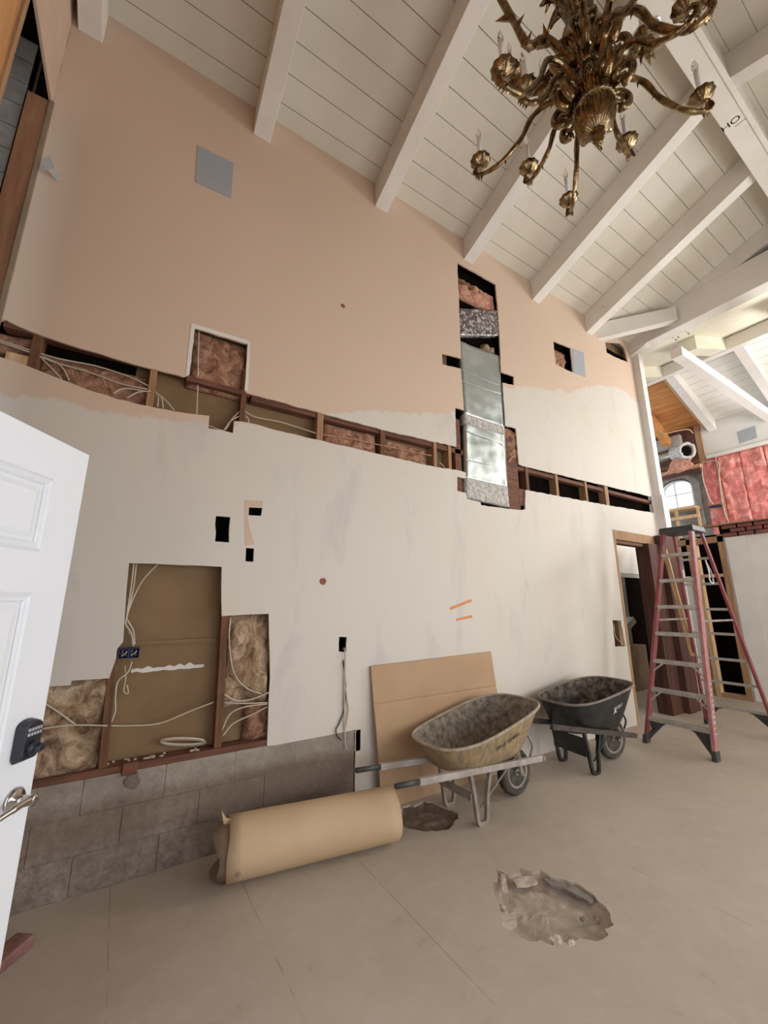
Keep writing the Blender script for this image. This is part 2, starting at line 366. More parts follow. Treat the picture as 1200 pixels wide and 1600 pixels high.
def spline(pts, n=8):
    """Catmull-Rom through points"""
    P = [Vector(p) for p in pts]; P = [P[0]*2-P[1]] + P + [P[-1]*2-P[-2]]; out = []
    for i in range(1, len(P)-2):
        for k in range(n):
            t = k/n; a, b, c, d = P[i-1], P[i], P[i+1], P[i+2]
            out.append(0.5*((2*b)+(c-a)*t+(2*a-5*b+4*c-d)*t*t+(3*b-a-3*c+d)*t**3))
    out.append(P[-2]); return out

def slab_with_holes(name, outer, holes, to3d, thick, mat, parent=None, **kw):
    """flat sheet with cut-outs; outer/holes are 2D, to3d maps (a,b,depth) to the room"""
    cu = bpy.data.curves.new('tmp', 'CURVE'); cu.dimensions = '2D'; cu.fill_mode = 'BOTH'
    for ring in [outer]+holes:
        sp = cu.splines.new('POLY'); sp.points.add(len(ring)-1); sp.use_cyclic_u = True
        for i, (a, b) in enumerate(ring): sp.points[i].co = (a, b, 0, 1)
    cu.extrude = thick/2
    ob = bpy.data.objects.new('tmp', cu); COL.objects.link(ob); bpy.context.view_layer.update()
    me = bpy.data.meshes.new_from_object(ob.evaluated_get(bpy.context.evaluated_depsgraph_get()))
    mb = MB(); mb.bm.from_mesh(me); bmesh.ops.remove_doubles(mb.bm, verts=mb.bm.verts, dist=1e-5)
    bpy.data.objects.remove(ob); bpy.data.curves.remove(cu); bpy.data.meshes.remove(me)
    for v in mb.bm.verts: v.co = to3d(v.co.x, v.co.y, v.co.z)
    return mb.build(name, mat, parent, **kw)

def jag(ring, step=0.06, amp=0.004, seed=0):
    """break straight cuts into slightly ragged ones"""
    r = random.Random(seed); out = []
    n = len(ring)
    for i in range(n):
        a = ring[i]; b = ring[(i+1) % n]; d = hypot(b[0]-a[0], b[1]-a[1]); k = max(1, int(d/step))
        for j in range(k):
            t = j/k; e = 0 if j == 0 else r.uniform(-amp, amp)
            nx, ny = (b[1]-a[1])/d, -(b[0]-a[0])/d
            out.append((a[0]+(b[0]-a[0])*t+nx*e, a[1]+(b[1]-a[1])*t+ny*e))
    return out

def fluffy(name, mat, c, size, amp=0.03, freq=6, parent=None, seed=0, nu=26, nv=26, puff=0.03, **kw):
    """glass wool batt: box-like slab in x/z whose front (towards -y) is lumpy; c = centre of its back"""
    mb = MB(); sx, sy, sz = size; c = Vector(c)
    def fn(u, v):
        x = (u-0.5)*sx; z = (v-0.5)*sz
        e = min(u, 1-u, v, 1-v); d = min(1, e*7); d = d**0.5
        p = Vector((x*freq+seed*3.1, seed, z*freq))
        h = noise.fractal(p, 1.0, 2.0, 5)
        wob = noise.noise_vector(Vector((x*4, z*4, seed)))*0.012
        return c + Vector((x+wob.x, -(sy*0.35+sy*0.65*d+h*amp*2*d+puff*d*sin(pi*u)*sin(pi*v)), z+wob.z))
    V = mb.grid(fn, nu, nv)
    back = [[None]*2 for _ in range(2)]
    ring = [V[0][i] for i in range(nu)]+[V[j][-1] for j in range(1, nv)]+[V[-1][i] for i in range(nu-2, -1, -1)]+[V[j][0] for j in range(nv-2, 0, -1)]
    bk = [mb.v(Vector((q.co.x, c.y, q.co.z))) for q in ring]; n = len(ring)
    for i in range(n): mb.face([ring[i], ring[(i+1) % n], bk[(i+1) % n], bk[i]])
    mb.face(bk)
    return mb.build(name, mat, parent, smooth=True, **kw)

def cable(name, pts, mat='cable_white', r=0.005, label=None, cat='cable', group=None, parent=None):
    return MB().tube(spline(pts, 7), r, 6).build(name, mat, parent, smooth=True, label=label, cat=cat, group=group)

# ------------------------------------------------------------------ THE SETTING
SL = tan(radians(19.7)); Z0 = 5.93; YR = -2.23            # roof slope, board height at the wall, ridge line
XW = -0.86; XE = 7.0; XF = 8.38; YS = -5.0

# floor with two broken craters
crater_front = [(1.97,-1.01),(2.00,-1.08),(2.06,-1.10),(2.10,-1.07),(2.13,-1.13),(2.18,-1.15),(2.18,-1.21),(2.23,-1.27),(2.26,-1.34),(2.25,-1.43),(2.21,-1.52),(2.14,-1.59),(2.08,-1.58),(2.06,-1.61),(1.98,-1.60),(1.93,-1.55),(1.87,-1.54),(1.83,-1.50),(1.79,-1.51),(1.77,-1.46),(1.72,-1.44),(1.69,-1.38),(1.69,-1.31),(1.73,-1.27),(1.77,-1.22),(1.81,-1.14),(1.85,-1.09),(1.88,-1.06),(1.91,-1.075),(1.94,-1.05)]
crater_back = [(1.80,-0.13),(1.87,-0.15),(1.96,-0.13),(2.05,-0.15),(2.12,-0.13),(2.17,-0.21),(2.20,-0.32),(2.22,-0.41),(2.17,-0.48),(2.08,-0.52),(2.02,-0.545),(1.96,-0.53),(1.91,-0.50),(1.83,-0.44),(1.77,-0.36),(1.75,-0.25)]
slab_with_holes('floor', [(-1.4, -6.3), (11.8, -6.3), (11.8, 4.2), (-1.4, 4.2)], [jag(crater_front, 0.02, 0.006, 1), jag(crater_back, 0.025, 0.014, 2)],
                lambda a, b, d: Vector((a, b, d-0.02)), 0.04, 'dusty_floor', kind='structure')
MB().box((-1.4, -6.3, -0.2), (11.8, 4.2, -0.12)).build('floor', 'mortar', kind='structure')
def crater(name, ring, mat, depth, label, seed):
    mb = MB(); cx = sum(p[0] for p in ring)/len(ring); cy = sum(p[1] for p in ring)/len(ring); n = len(ring); rows = []
    for k in range(9):
        t = 1.06-k/8*1.02; row = []
        for (x, y) in ring:
            h = noise.fractal(Vector((x*9*t, y*9*t, seed)), 1.0, 2.0, 5)*0.009
            z = -0.012 if t > 1.0 else -depth*(1-max(0, (t-0.72)/0.28)**1.5*0.75)+h*min(1, (1.06-t)*5)
            row.append(mb.v((cx+(x-cx)*t, cy+(y-cy)*t, min(z, -0.004))))
        rows.append(row)
    for a, b in zip(rows, rows[1:]):
        for i in range(n): mb.face([a[i], a[(i+1) % n], b[(i+1) % n], b[i]])
    mb.face(rows[-1]); return mb.build(name, mat, smooth=False, label=label, cat='broken floor patch')
crater('broken_floor_patch', jag(crater_front, 0.025, 0.004, 3), 'crater_cement', 0.045, 'large broken out crater of bare cement in the foreground floor', 2)
crater('broken_floor_patch', jag(crater_back, 0.025, 0.010, 4), 'crater_soil', 0.03, 'dark brown broken out crater in the floor under the yellow wheelbarrow handles', 5)
# loose flakes lifted at the rim of the big crater
def flake(ring, z, th, mat, label, tilt=0.0, name='floor_flake'):
    mb = MB(); cx = sum(p[0] for p in ring)/len(ring); cy = sum(p[1] for p in ring)/len(ring)
    mb.prism([(x, y, z+(x-cx)*tilt) for x, y in ring], (0, 0, th)); return mb.build(name, mat, label=label, cat='floor fragment')
flake(jag([(1.865,-1.15),(1.965,-1.05),(1.98,-1.065),(1.90,-1.155),(1.88,-1.17)], 0.02, 0.004, 8), -0.008, 0.010, 'debris', 'pale curled strip of floor topping at the top left tip of the big crater')
flake(jag([(2.00,-1.10),(2.07,-1.115),(2.12,-1.14),(2.10,-1.19),(2.03,-1.18),(1.98,-1.15)], 0.02, 0.006, 6), -0.020, 0.008, 'debris', 'broad loose flake of topping at the back rim of the big crater', 0.02)
flake(jag([(2.15,-1.18),(2.20,-1.25),(2.245,-1.34),(2.24,-1.44),(2.20,-1.43),(2.19,-1.33),(2.14,-1.24)], 0.02, 0.006, 7), -0.020, 0.010, 'crater_dark', 'dark long sliver along the right curved rim of the big crater')
def chunk(c, s, mat, label, seed=0, name='rubble_chunk', cat='rubble', group=None):
    mb = MB(); r = random.Random(seed); bmesh.ops.create_icosphere(mb.bm, subdivisions=3, radius=1)
    for v in mb.bm.verts:
        k = 1+noise.noise(v.co*1.7+Vector((seed, 0, 0)))*0.5; v.co = Vector((v.co.x*s[0]*k, v.co.y*s[1]*k, v.co.z*s[2]*k))+Vector(c)
    return mb.build(name, mat, label=label, cat=cat, group=group)
chunk((1.83, -1.50, 0.0), (0.03, 0.026, 0.010), 'debris', 'white crumbly lump of plaster at the near rim of the big crater', 3)
chunk((1.875, -1.545, 0.0), (0.02, 0.014, 0.008), 'debris', 'small white crumb right of the plaster lump by the big crater', 5)
chunk((1.79, -1.22, -0.012), (0.012, 0.02, 0.010), 'debris', 'small pale stone at the left corner of the big crater', 8)
chunk((2.08, -1.47, -0.022), (0.018, 0.014, 0.006), 'crater_dark', 'dark round pebble stuck in the right half of the big crater', 9)
chunk((2.14, -1.50, -0.022), (0.014, 0.012, 0.005), 'crater_dark', 'smaller brown pebble right of the dark pebble in the big crater', 10)

# main wall (drywall sheet with all its cut-outs)
def P2(l): return [(onY(u, v).x, onY(u, v).z) for u, v in l]
band = P2([(-3,500),(7,499),(45.5,516.8),(87.5,531.8),(140,548),(192.5,564),(245,578),(287,589),(296,585),(304.5,513),(387,538),(381.5,609.5),(385.3,614),(502.5,646),(603.8,672.8),(713,698),
 (711.5,637),(725,641),(720.5,576),(691.4,569),(690.5,552.5),(720.5,560),(717.5,479),(714.5,410),(770,441.5),(774.5,444.5),(777.5,479),(780.5,524),(783,581),(803,588.5),(803,602),(785.5,598),
 (788,635),(789.5,665),(806,669.5),(810.5,725),(816.5,728),(1017.5,776),(1022,801.5),(950,789.5),(821,765.5),(821,795.5),(812,797),(752,789.5),(751,785),(729.5,779),(728,770),(714.5,767),(714.5,744.5),(728,747.5),(728,738.5),(713,734),(680,729.5),
 (597.5,710.8),(496,687),(420,669),(390,660.8),(365.8,657.8),(364,676.7),(325.5,669),(327.3,649.8),(273,642.8),(245,637.5),(182,623.5),(112,599),(63,579.8),(14,562),(-3,556)])
band[0] = (-0.85, band[0][1]); band[-1] = (-0.85, band[-1][1])
holes = [band,
 P2([(864.5,533),(891.5,543.5),(895.4,582.5),(868.4,569.6)]),
 P2([(945.5,535),(968,536),(975.5,543.5),(981,566),(962,558.5),(948,551)]),
 P2([(337.5,806),(360,808),(358,847.5),(336,846)]),
 P2([(389,792.5),(410,793.5),(408,806),(388.5,805)]),
 P2([(384.5,856),(397,857),(396,878),(383.5,877)]),
 P2([(530,995),(542,995.5),(541,1019),(529.5,1018)]),
 P2([(957,969),(970,969.5),(977,1010),(961,1010)])]
hA = P2([(201.7,880),(346.5,885.7),(346.5,962.7),(420,959),(422,1060),(417.3,1166)]) 
hA = P2([(201.7,880),(346.5,885.7),(346.5,962.7),(420,959),(422,1060),(417.3,1166)])
hB = P2([(75,1072.7),(110,1071),(111.8,1063.5),(170.5,1060),(181.5,1028.7),(183,1014),(192.5,1003)])
# lower edge of the drywall: round the low opening, above the block stem wall up to x=1.58, then down to the floor; doorway cut at the right
outer = [(-0.86, hB[0][1]), (-0.86, 6.3), (7.12, 6.3), (7.12, 2.49), (5.60, 2.49), (5.60, 0.0), (1.66, 0.0), (1.66, 0.07), (1.585, 0.07), (1.585, 0.55), (0.95, 0.545), (hA[-1][0], 0.552)] + hA[::-1] + hB[::-1]
TH = 0.016
slab_with_holes('wall_north', jag(outer, 0.12, 0.003, 9), [jag(h, 0.05, 0.004, 20+i) for i, h in enumerate(holes)],
                lambda a, b, d: Vector((a, d+TH/2, b)), TH, 'main_drywall', kind='structure')
# bare return of the wall between the doorway and the corner post, and the short wall past the post
MB().box((7.16, 0.02, 0.0), (7.62, 0.14, 2.02)).build('wall_return', 'drywall_white', kind='structure')
# far leaf of the wall (back board of the cavity)
slab_with_holes('wall_north_back', [(-1.2, 0.0), (-1.2, 6.3), (7.0, 6.3), (7.0, 2.49), (5.60, 2.49), (5.60, 0.0)], [], lambda a, b, d: Vector((a, d+0.125, b)), 0.012, 'kraft_board', kind='structure')

# block stem wall
def blocks():
    mb = MB(); r = random.Random(4); H = 0.187; Wd = 0.40
    for k in range(3):
        z = 0.0 + k*H; off = (-0.10 if k % 2 == 0 else -0.30)
        x = -1.2+off
        while x < 1.58:
            a = max(x, -1.2)+0.0015; b = min(x+Wd, 1.575)-0.0015
            if b-a > 0.03:
                top = min(z+H, 0.552)
                jy = r.uniform(-0.002, 0.002); mb.box((a, 0.004+jy, z+0.0015), (b, 0.14, top-0.001))
            x += Wd
    o = mb.build('wall_stem', 'block_wall', bevel=0.004, kind='structure')
    MB().box((-1.2, 0.007, 0.0), (1.57, 0.13, 0.548)).build('wall_stem_mortar', 'block_wall', kind='structure')
blocks()
MB().box((1.578, 0.0, 0.40), (1.625, 0.10, 0.545)).build('block_end_cap', 'debris', label='chipped pale masonry block end at the right top corner of the block wall', cat='masonry block')
MB().box((1.592, 0.02, 0.0), (1.625, 0.10, 0.395)).build('wall_stud', 'stud_wood', label='short dark stud in the slot at the right end of the block wall', cat='stud')

# ceilings of boards
def planks(name, p0, du, length, dv, count, pitch, mat, thick=0.02, first=0.0, normal=None):
    mb = MB(); g = 0.004
    du = Vector(du).normalized(); dv = Vector(dv).normalized(); nn = Vector(normal).normalized(); p0 = Vector(p0)
    s = first-pitch if first else 0
    for k in range(count+1):
        a = max(0, s+g/2) if k else 0; b = s+pitch-g/2
        if b > a:
            A = p0+dv*a; B = p0+dv*b
            mb.hexa([A, A+du*length, B+du*length, B], [q+nn*thick for q in (A, A+du*length, B+du*length, B)])
        s += pitch
    return mb.build(name, mat, kind='structure', bevel=0.002)
sl = radians(19.7)
planks('ceiling', (XW-0.3, 0.12, Z0-0.12*SL), (1, 0, 0), XE+0.12-XW+0.3, (0, -cos(sl), sin(sl)), 12, 0.2085, 'plank_white', first=0.15+0.12, normal=(0, sin(sl), cos(sl)))
MB().hexa([(XW-0.3, 0.12, Z0-0.12*SL+0.03), (XE+.12, 0.12, Z0-0.12*SL+0.03), (XE+.12, YR, Z0-YR*SL+0.03), (XW-0.3, YR, Z0-YR*SL+0.03)],
          [(XW-0.3, 0.12, Z0-0.12*SL+0.08), (XE+.12, 0.12, Z0-0.12*SL+0.08), (XE+.12, YR, Z0-YR*SL+0.08), (XW-0.3, YR, Z0-YR*SL+0.08)]).build('ceiling', 'groove_dark', kind='structure')
ZR = Z0-YR*SL
planks('ceiling', (XW-0.3, YR, ZR), (1, 0, 0), XE+0.12-XW+0.3, (0, -cos(sl), -sin(sl)), 17, 0.2085, 'plank_white', first=0.15, normal=(0, -sin(sl), cos(sl)))
MB().hexa([(XW-0.3, YR, ZR+0.03), (XE+.12, YR, ZR+0.03), (XE+.12, YS-0.3, ZR-(YR-YS+0.3)*SL+0.03), (XW-0.3, YS-0.3, ZR-(YR-YS+0.3)*SL+0.03)],
          [(XW-0.3, YR, ZR+0.08), (XE+.12, YR, ZR+0.08), (XE+.12, YS-0.3, ZR-(YR-YS+0.3)*SL+0.08), (XW-0.3, YS-0.3, ZR-(YR-YS+0.3)*SL+0.08)]).build('ceiling', 'groove_dark', kind='structure')

# rafters
ordn = ['tight in the upper left corner by the left wall', 'second from the left, above the grey blank patch', 'third from the left, left of the chandelier arms', 'passing behind the left chandelier candles, above the metal duct', 'with a worn right edge, left of the corner beam pair', 'with a bright scuffed underside, ending above the small hole by the grey patch', 'half hidden above the cross beam at the right']
for i, xc in enumerate((-0.745, 0.525, 1.80, 3.07, 4.35, 5.64, 6.94)):
    w2 = 0.075; D = 0.31
    def rr(y): return Z0-y*SL
    if i == 6: w2 = 0.07; D = 0.27
    pts = [(xc-w2, 0.0, rr(0)-D), (xc+w2, 0.0, rr(0)-D), (xc+w2, 0.0, rr(0)), (xc-w2, 0.0, rr(0))]
    e = YR+0.09
    pte = [(xc-w2, e, rr(e)-D), (xc+w2, e, rr(e)-D), (xc+w2, e, rr(e)), (xc-w2, e, rr(e))]
    MB().hexa(pts, pte).build('ceiling_beam', 'beam_scuffed' if i in (4, 5) else 'beam_white', bevel=0.004,
        label='white painted ceiling beam on the north slope, '+ordn[i], cat='ceiling beam')
ords = ['above the chandelier', 'right of the chandelier top', 'at the right picture edge', 'near the cross beam']
for i, xc in enumerate((-0.745, 0.525, 1.80, 3.07, 4.35, 5.64)):
    w2 = 0.075; D = 0.31; e0 = YR-0.09; e1 = YS
    def rs(y): return ZR-(YR-y)*SL
    lab = {0:'over the front door', 1:'behind the camera above the open door', 2:'just over the chandelier hook', 3:'beyond the chandelier top, first past the ridge', 4:'meeting the ridge above the pencil marks', 5:'last one before the cross beam'}[i]
    MB().hexa([(xc-w2, e0, rs(e0)-D), (xc+w2, e0, rs(e0)-D), (xc+w2, e0, rs(e0)), (xc-w2, e0, rs(e0))],
              [(xc-w2, e1, rs(e1)-D), (xc+w2, e1, rs(e1)-D), (xc+w2, e1, rs(e1)), (xc-w2, e1, rs(e1))]).build('ceiling_beam', 'beam_white', bevel=0.004,
        label='white painted ceiling beam on the south slope, '+lab, cat='ceiling beam')
rg = empty('ridge_beam', (3, YR, 6.32), 'long scuffed white ridge beam with pencilled marks running along the roof peak', 'beam')
MB().box((XW-0.2, YR-0.10, 6.30), (XE-0.05, YR+0.10, ZR-0.01)).build('beam', 'beam_scuffed', rg, bevel=0.006)
MB().box((XW-0.2, YR-0.115, 6.285), (XE-0.05, YR-0.075, 6.302)).build('edge_strip', 'beam_scuffed', rg, bevel=0.002)
def text_mesh(s, size, M, name, mat, parent, ext=0.0008, off=0.0):
    cu = bpy.data.curves.new('t', 'FONT'); cu.body = s; cu.size = size; cu.extrude = ext; cu.offset = off; cu.align_x = 'CENTER'; cu.align_y = 'CENTER'
    ob = bpy.data.objects.new('t', cu); COL.objects.link(ob); bpy.context.view_layer.update()
    me = bpy.data.meshes.new_from_object(ob.evaluated_get(bpy.context.evaluated_depsgraph_get()))
    mb = MB(); mb.bm.from_mesh(me); bpy.data.objects.remove(ob); bpy.data.curves.remove(cu); bpy.data.meshes.remove(me)
    for v in mb.bm.verts: v.co = M(v.co)
    return mb.build(name, mat, parent)
for pts, nm in (([(5.02, -2.165), (5.20, -2.28)], 'pencil_mark'),):
    MB().tube([(4.74, YR+0.02, 6.2995), (4.74, YR-0.07, 6.2995)], 0.003, 4).build('pencil_mark', 'ink_grey', rg, label='dark pencil line across the beam')
text_mesh('HO', 0.10, lambda c: Vector((4.66+c.y*1.0, YR+0.03-c.x, 6.2995)), 'pencil_lettering', 'ink_grey', rg)
MB().lathe([(0.03, 0), (0.032, -0.008), (0.022, -0.012)], onZ(1025, 33, 6.30), 14).build('screw_plate', 'nickel', rg)

# cross beam closing the room at the corner post, the post itself and the stubs
MB().box((6.86, YS, 5.76), (7.10, 0.02, 6.22)).build('cross_beam', 'beam_white', bevel=0.006, label='large white cross beam running from the corner post over to the right edge', cat='beam')
pst = empty('corner_post', (7.0, -0.04, 0.0), 'tall corner post, painted white above and bare brown timber below, behind the ladder', 'post')
MB().box((6.93, -0.10, 3.16), (7.07, 0.04, 5.72)).build('painted_post', 'beam_white', pst, bevel=0.004, label='white painted upper length')
MB().box((6.92, -0.12, 2.50), (7.09, 0.05, 3.16)).build('post_block', 'beam_white', pst, bevel=0.003, label='dirty white block above the doorway head')
MB().box((6.42, -0.05, 0.0), (6.725, 0.14, 2.355)).build('timber_board', 'post_wood', pst, label='wide dark brown timber')
MB().box((6.73, -0.13, 0.0), (6.92, 0.06, 2.50)).build('timber_board', 'post_wood', pst, bevel=0.004, label='dark red brown timber nearest the camera')
MB().box((6.93, -0.12, 0.0), (7.10, 0.07, 2.50)).build('timber_board', 'post_wood', pst, bevel=0.004)
MB().box((7.06, YS, 6.22), (7.09, 0.1, 7.0)).build('gable_gap_shade', 'shade_and_joint_black', kind='structure')  # black sheet put in for the shaded gap above the cross beam
# stub brace between last rafter and cross beam
MB().hexa([(5.86, -0.0, 5.62), (5.99, 0.0, 5.62), (5.99, 0.0, 5.90), (5.86, 0.0, 5.90)], [(6.80, -0.78, 5.85), (6.87, -0.66, 5.85), (6.87, -0.66, 6.08), (6.80, -0.78, 6.08)]).build('brace_beam', 'beam_white', bevel=0.003, label='short cream brace beam running from the wall into the cross beam above the corner hole', cat='beam')

# left wall: peach drywall left above, plywood nearer the camera, open bay with blocks in between
MB().box((XW-0.016, -0.72, 4.86), (XW, 0.0, 6.6)).build('wall_west', 'drywall_peach', kind='structure')
MB().box((XW-0.016, -0.9, 6.3), (XW, YS, 8.0)).build('wall_west', 'drywall_peach', kind='structure')
def west():
    mb = MB(); mb.box((XW-0.016, -1.95, 0.0), (XW, -0.70, 6.6)); mb.box((XW-0.016, YS, 0.0), (XW, -2.92, 6.6)); mb.box((XW-0.016, -2.92, 2.08), (XW, -1.95, 6.6)); return mb
west().build('wall_west', 'plywood', kind='structure')
MB().box((XW-0.02, -0.70, 0.0), (XW+0.012, -0.655, 4.9)).build('wall_stud', 'stud_tan', label='pale vertical trim stud on the edge of the plywood, far upper left', cat='stud')
mb = MB()
for k in range(35):
    off = 0.2 if k % 2 else 0
    for j in range(6):
        y0 = -1.7+off+j*0.4; mb.box((-1.40, y0+0.004, k*0.19+0.004), (-1.28+random.uniform(-0.006, 0.006), y0+0.396, k*0.19+0.186))
mb.build('wall_outer', 'block_wall', bevel=0.004, kind='structure')
mb = MB()
for k in range(28):
    for j in range(3):
        x1 = -1.0+(0.2 if k % 2 else 0)-j*0.4; xx = min(x1, -1.0)
        if xx-(x1-0.4) > 0.05: mb.box((x1-0.4+0.004, 0.03, k*0.19+0.004), (xx-0.004, 0.11, k*0.19+0.186))
mb.build('wall_outer', 'grey_block', bevel=0.004, kind='structure')
MB().box((-1.9, 0.038, 0), (-1.004, 0.11, 5.32)).build('wall_outer_mortar', 'mortar', kind='structure')
MB().box((-1.42, -1.8, 0.0), (-1.29, 0.7, 6.6)).build('wall_outer_mortar', 'mortar', kind='structure')
MB().box((-0.985, -0.005, 0.56), (-0.87, 0.05, 4.86)).build('wall_stud', 'corner_stud', label='wide orange brown corner stud standing beside the torn drywall edge, far upper left', cat='stud')
MB().box((-0.868, -0.018, 0.56), (-0.846, 0.0, 4.86)).build('corner_bead', 'cardboard_inner', label='torn rusty corner strip along the left edge of the peach wall', cat='corner bead')
# torn paper flap
MB().prism([(-0.84, -0.004, 4.36), (-0.80, -0.03, 4.40), (-0.76, -0.05, 4.30), (-0.72, -0.06, 4.24), (-0.735, -0.05, 4.21), (-0.79, -0.04, 4.27), (-0.84, -0.004, 4.27)], (0, -0.003, 0)).build('paper_flap', 'drywall_white', label='curled white flap of torn drywall paper at the left edge of the peach wall', cat='paper flap')

# south wall (behind the camera) with glazed openings, east ends
def south():
    mb = MB(); y0, y1 = YS-0.10, YS; top = 5.9
    xs = [(XW, 0.4), (2.0, 2.2), (5.1, 5.5), (6.9, 11.6)]
    for a, b in xs: mb.box((a, y0, 0), (b, y1, top))
    for a, b in ((0.4, 2.0), (2.2, 5.1), (5.5, 6.9)):
        mb.box((a, y0, 2.75 if a > 1 else 2.4), (b, y1, top))
        if a < 1: mb.box((a, y0, 0), (b, y1, 0.9))
    return mb
south().build('wall_south', 'drywall_white', kind='structure')
for k, (a, b, z0, z1) in enumerate(((0.4, 2.0, 0.9, 2.4), (2.2, 5.1, 0.0, 2.75), (5.5, 6.9, 0.0, 2.75))):
    mb = MB(); t = 0.05
    mb.box((a, YS-0.08, z0), (a+t, YS-0.02, z1)); mb.box((b-t, YS-0.08, z0), (b, YS-0.02, z1)); mb.box((a, YS-0.08, z1-t), (b, YS-0.02, z1)); mb.box((a, YS-0.08, z0), (b, YS-0.02, z0+t)); mb.box(((a+b)/2-t/2, YS-0.08, z0), ((a+b)/2+t/2, YS-0.02, z1))
    mb.build('window_%d' % (k+1), 'beam_white', kind='structure')

# ------------------------------------------------------------------ inside the wall: studs, plates, insulation, cables
def stud(x, z0, z1, w=0.045, label='', mat='stud_wood', y0=0.017, y1=0.115):
    return MB().box((x-w/2, y0, z0), (x+w/2, y1, z1)).build('wall_stud', mat, label=label, cat='stud', bevel=0.002)
def sx(u, v): return onY(u, v, 0.02).x
for (u, v, lab, w, mt) in ((54, 556, 'dark stud crossing the slot at the far left end, ahead of the first cable bundle', 0.05, 'stud_wood'),
    (237, 605, 'brown stud in the slot where the cable bundle fans out, left of the square hole', 0.042, 'stud_tan'),
    (379, 640, 'thin brown stud in the slot just under the right corner of the square hole', 0.038, 'stud_wood'),
    (500, 668, 'brown stud in the slot left of the first pair of insulation pads', 0.055, 'stud_tan'),
    (598, 692, 'brown stud in the slot between the two insulation pads', 0.05, 'stud_wood'),
    (680, 712, 'brown stud in the slot right of the second insulation pad', 0.04, 'stud_tan'),
    (703, 718, 'short pale stud in the slot just left of the metal duct', 0.04, 'stud_tan'),
    (824, 750, 'dark stud in the slot just right of the metal duct', 0.05, 'stud_wood'),
    (870, 755, 'tan stud in the right part of the slot, first clear one from the duct', 0.05, 'stud_tan'),
    (916, 766, 'tan stud in the right part of the slot, second clear one from the duct', 0.045, 'stud_tan'),
    (948, 773, 'tan stud in the right part of the slot, nearest the corner post', 0.085, 'stud_tan')):
    x = sx(u, v); stud(x, 2.45, 3.30, w, lab, mt)
# fire-block / plate behind the upper edge of the slot
x0, x1 = -0.85, onY(300, 590).x
MB().box((-0.84, 0.018, 3.115), (onY(295,590).x, 0.10, 3.16)).build('wall_plate', 'plate_wood', label='dark plate behind the upper edge of the slot, left of the square hole', cat='timber plate')
MB().box((onY(292,590).x, 0.018, 3.075), (onY(392,612).x, 0.10, 3.115)).build('wall_plate', 'plate_wood', label='brown block between the square hole and the slot below it', cat='timber plate')
MB().box((onY(395,612).x, 0.03, 3.05), (2.86, 0.10, 3.10)).build('wall_plate', 'plate_wood', label='dark plate behind the upper edge of the slot, right of the square hole', cat='timber plate')
MB().box((3.70, 0.03, 3.04), (6.92, 0.10, 3.085)).build('wall_plate', 'plate_wood', label='dark brown plate behind the upper edge of the slot, right of the duct', cat='timber plate')
MB().box((3.70, 0.018, 2.60), (6.92, 0.10, 2.80)).build('wall_plate', 'plate_wood', label='dark brown bottom plate in the slot right of the duct', cat='timber plate')
MB().box((-0.80, 0.02, 2.90), (-0.66, 0.06, 2.96)).build('blocking', 'stud_light', label='pale cut timber block in the slot at the far left end', cat='timber block')
slab_with_holes('cavity_shade_sheet', [(onY(715,700).x, 2.3), (onY(715,700).x, 5.7), (7.0, 5.7), (7.0, 2.52)], [], lambda a, b, d: Vector((a, d+0.1165, b)), 0.003, 'shade_and_joint_black', label='black sheet for the shade behind the duct and the right part of the slot', cat='shade sheet')  # flat black sheets paint the shade deep in the wall cavity
MB().box((-1.3, 0.010, 5.33), (-0.99, 0.026, 5.88)).build('cavity_shade_sheet', 'shade_and_joint_black', label='shade sheet in the gap above the grey blocks in the open bay, far upper left', cat='shade sheet')  # black sheet paints the shade of the recess
MB().box((-0.99, 0.114, 2.5), (onY(210,590).x, 0.1175, 5.6)).build('cavity_shade_sheet', 'shade_and_joint_black', label='black sheet for the shade behind the left end of the slot', cat='shade sheet')
def fl_(u0, v0, u1, v1, mat, lab, seed, th=0.07, freq=7, y=0.113, amp=0.02, group=None):
    a = onY(u0, v0); b = onY(u1, v1); c = ((a.x+b.x)/2, y, (a.z+b.z)/2)
    return fluffy('insulation_batt', mat, c, (abs(b.x-a.x), th, abs(a.z-b.z)), amp, freq, seed=seed, puff=0.008, label=lab, cat='insulation', group=group)
fl_(60, 540, 232, 655, 'insulation_brown', 'brown insulation pad lying in the slot behind the left cable bundle', 1, 0.06, 9, amp=0.012)
fl_(-30, 500, 52, 560, 'insulation_brown', 'dark brown insulation at the far left end of the slot', 21, 0.05)
fl_(302, 505, 386, 620, 'insulation_brown', 'brown insulation filling the square hole', 2, 0.065, 9, amp=0.014)
fl_(511, 655, 594, 722, 'insulation_brown', 'pinkish brown insulation pad in the slot, left of the pair before the duct', 3, 0.07, 8, amp=0.014)
fl_(604, 682, 674, 742, 'insulation_brown', 'pinkish brown insulation pad in the slot, right of the pair before the duct', 4, 0.07, 8, amp=0.014)
fl_(714, 424, 780, 488, 'insulation_peach', 'pink and tan insulation at the top of the duct opening under the beams', 5, 0.08, 8)
fl_(790, 662, 812, 733, 'insulation_brown', 'brown insulation edge poking out right of the metal duct', 6, 0.09, 8)
fl_(866, 536, 894, 585, 'insulation_brown', 'dark brown insulation inside the small square hole by the upper right grey patch', 7, 0.045, 9)
fl_(760, 533, 779, 552, 'insulation_tan', 'small tuft of tan insulation in the gap above the bare duct', 8, 0.07, 8)
fl_(60, 1050, 158, 1215, 'insulation_tan', 'big brown glass wool batt stuffed left of the tall stud beside the door lock', 9, 0.075, 5, amp=0.03)
fl_(-20, 1060, 60, 1235, 'insulation_tan', 'brown glass wool batt partly hidden behind the open door edge', 22, 0.07, 5, amp=0.03)
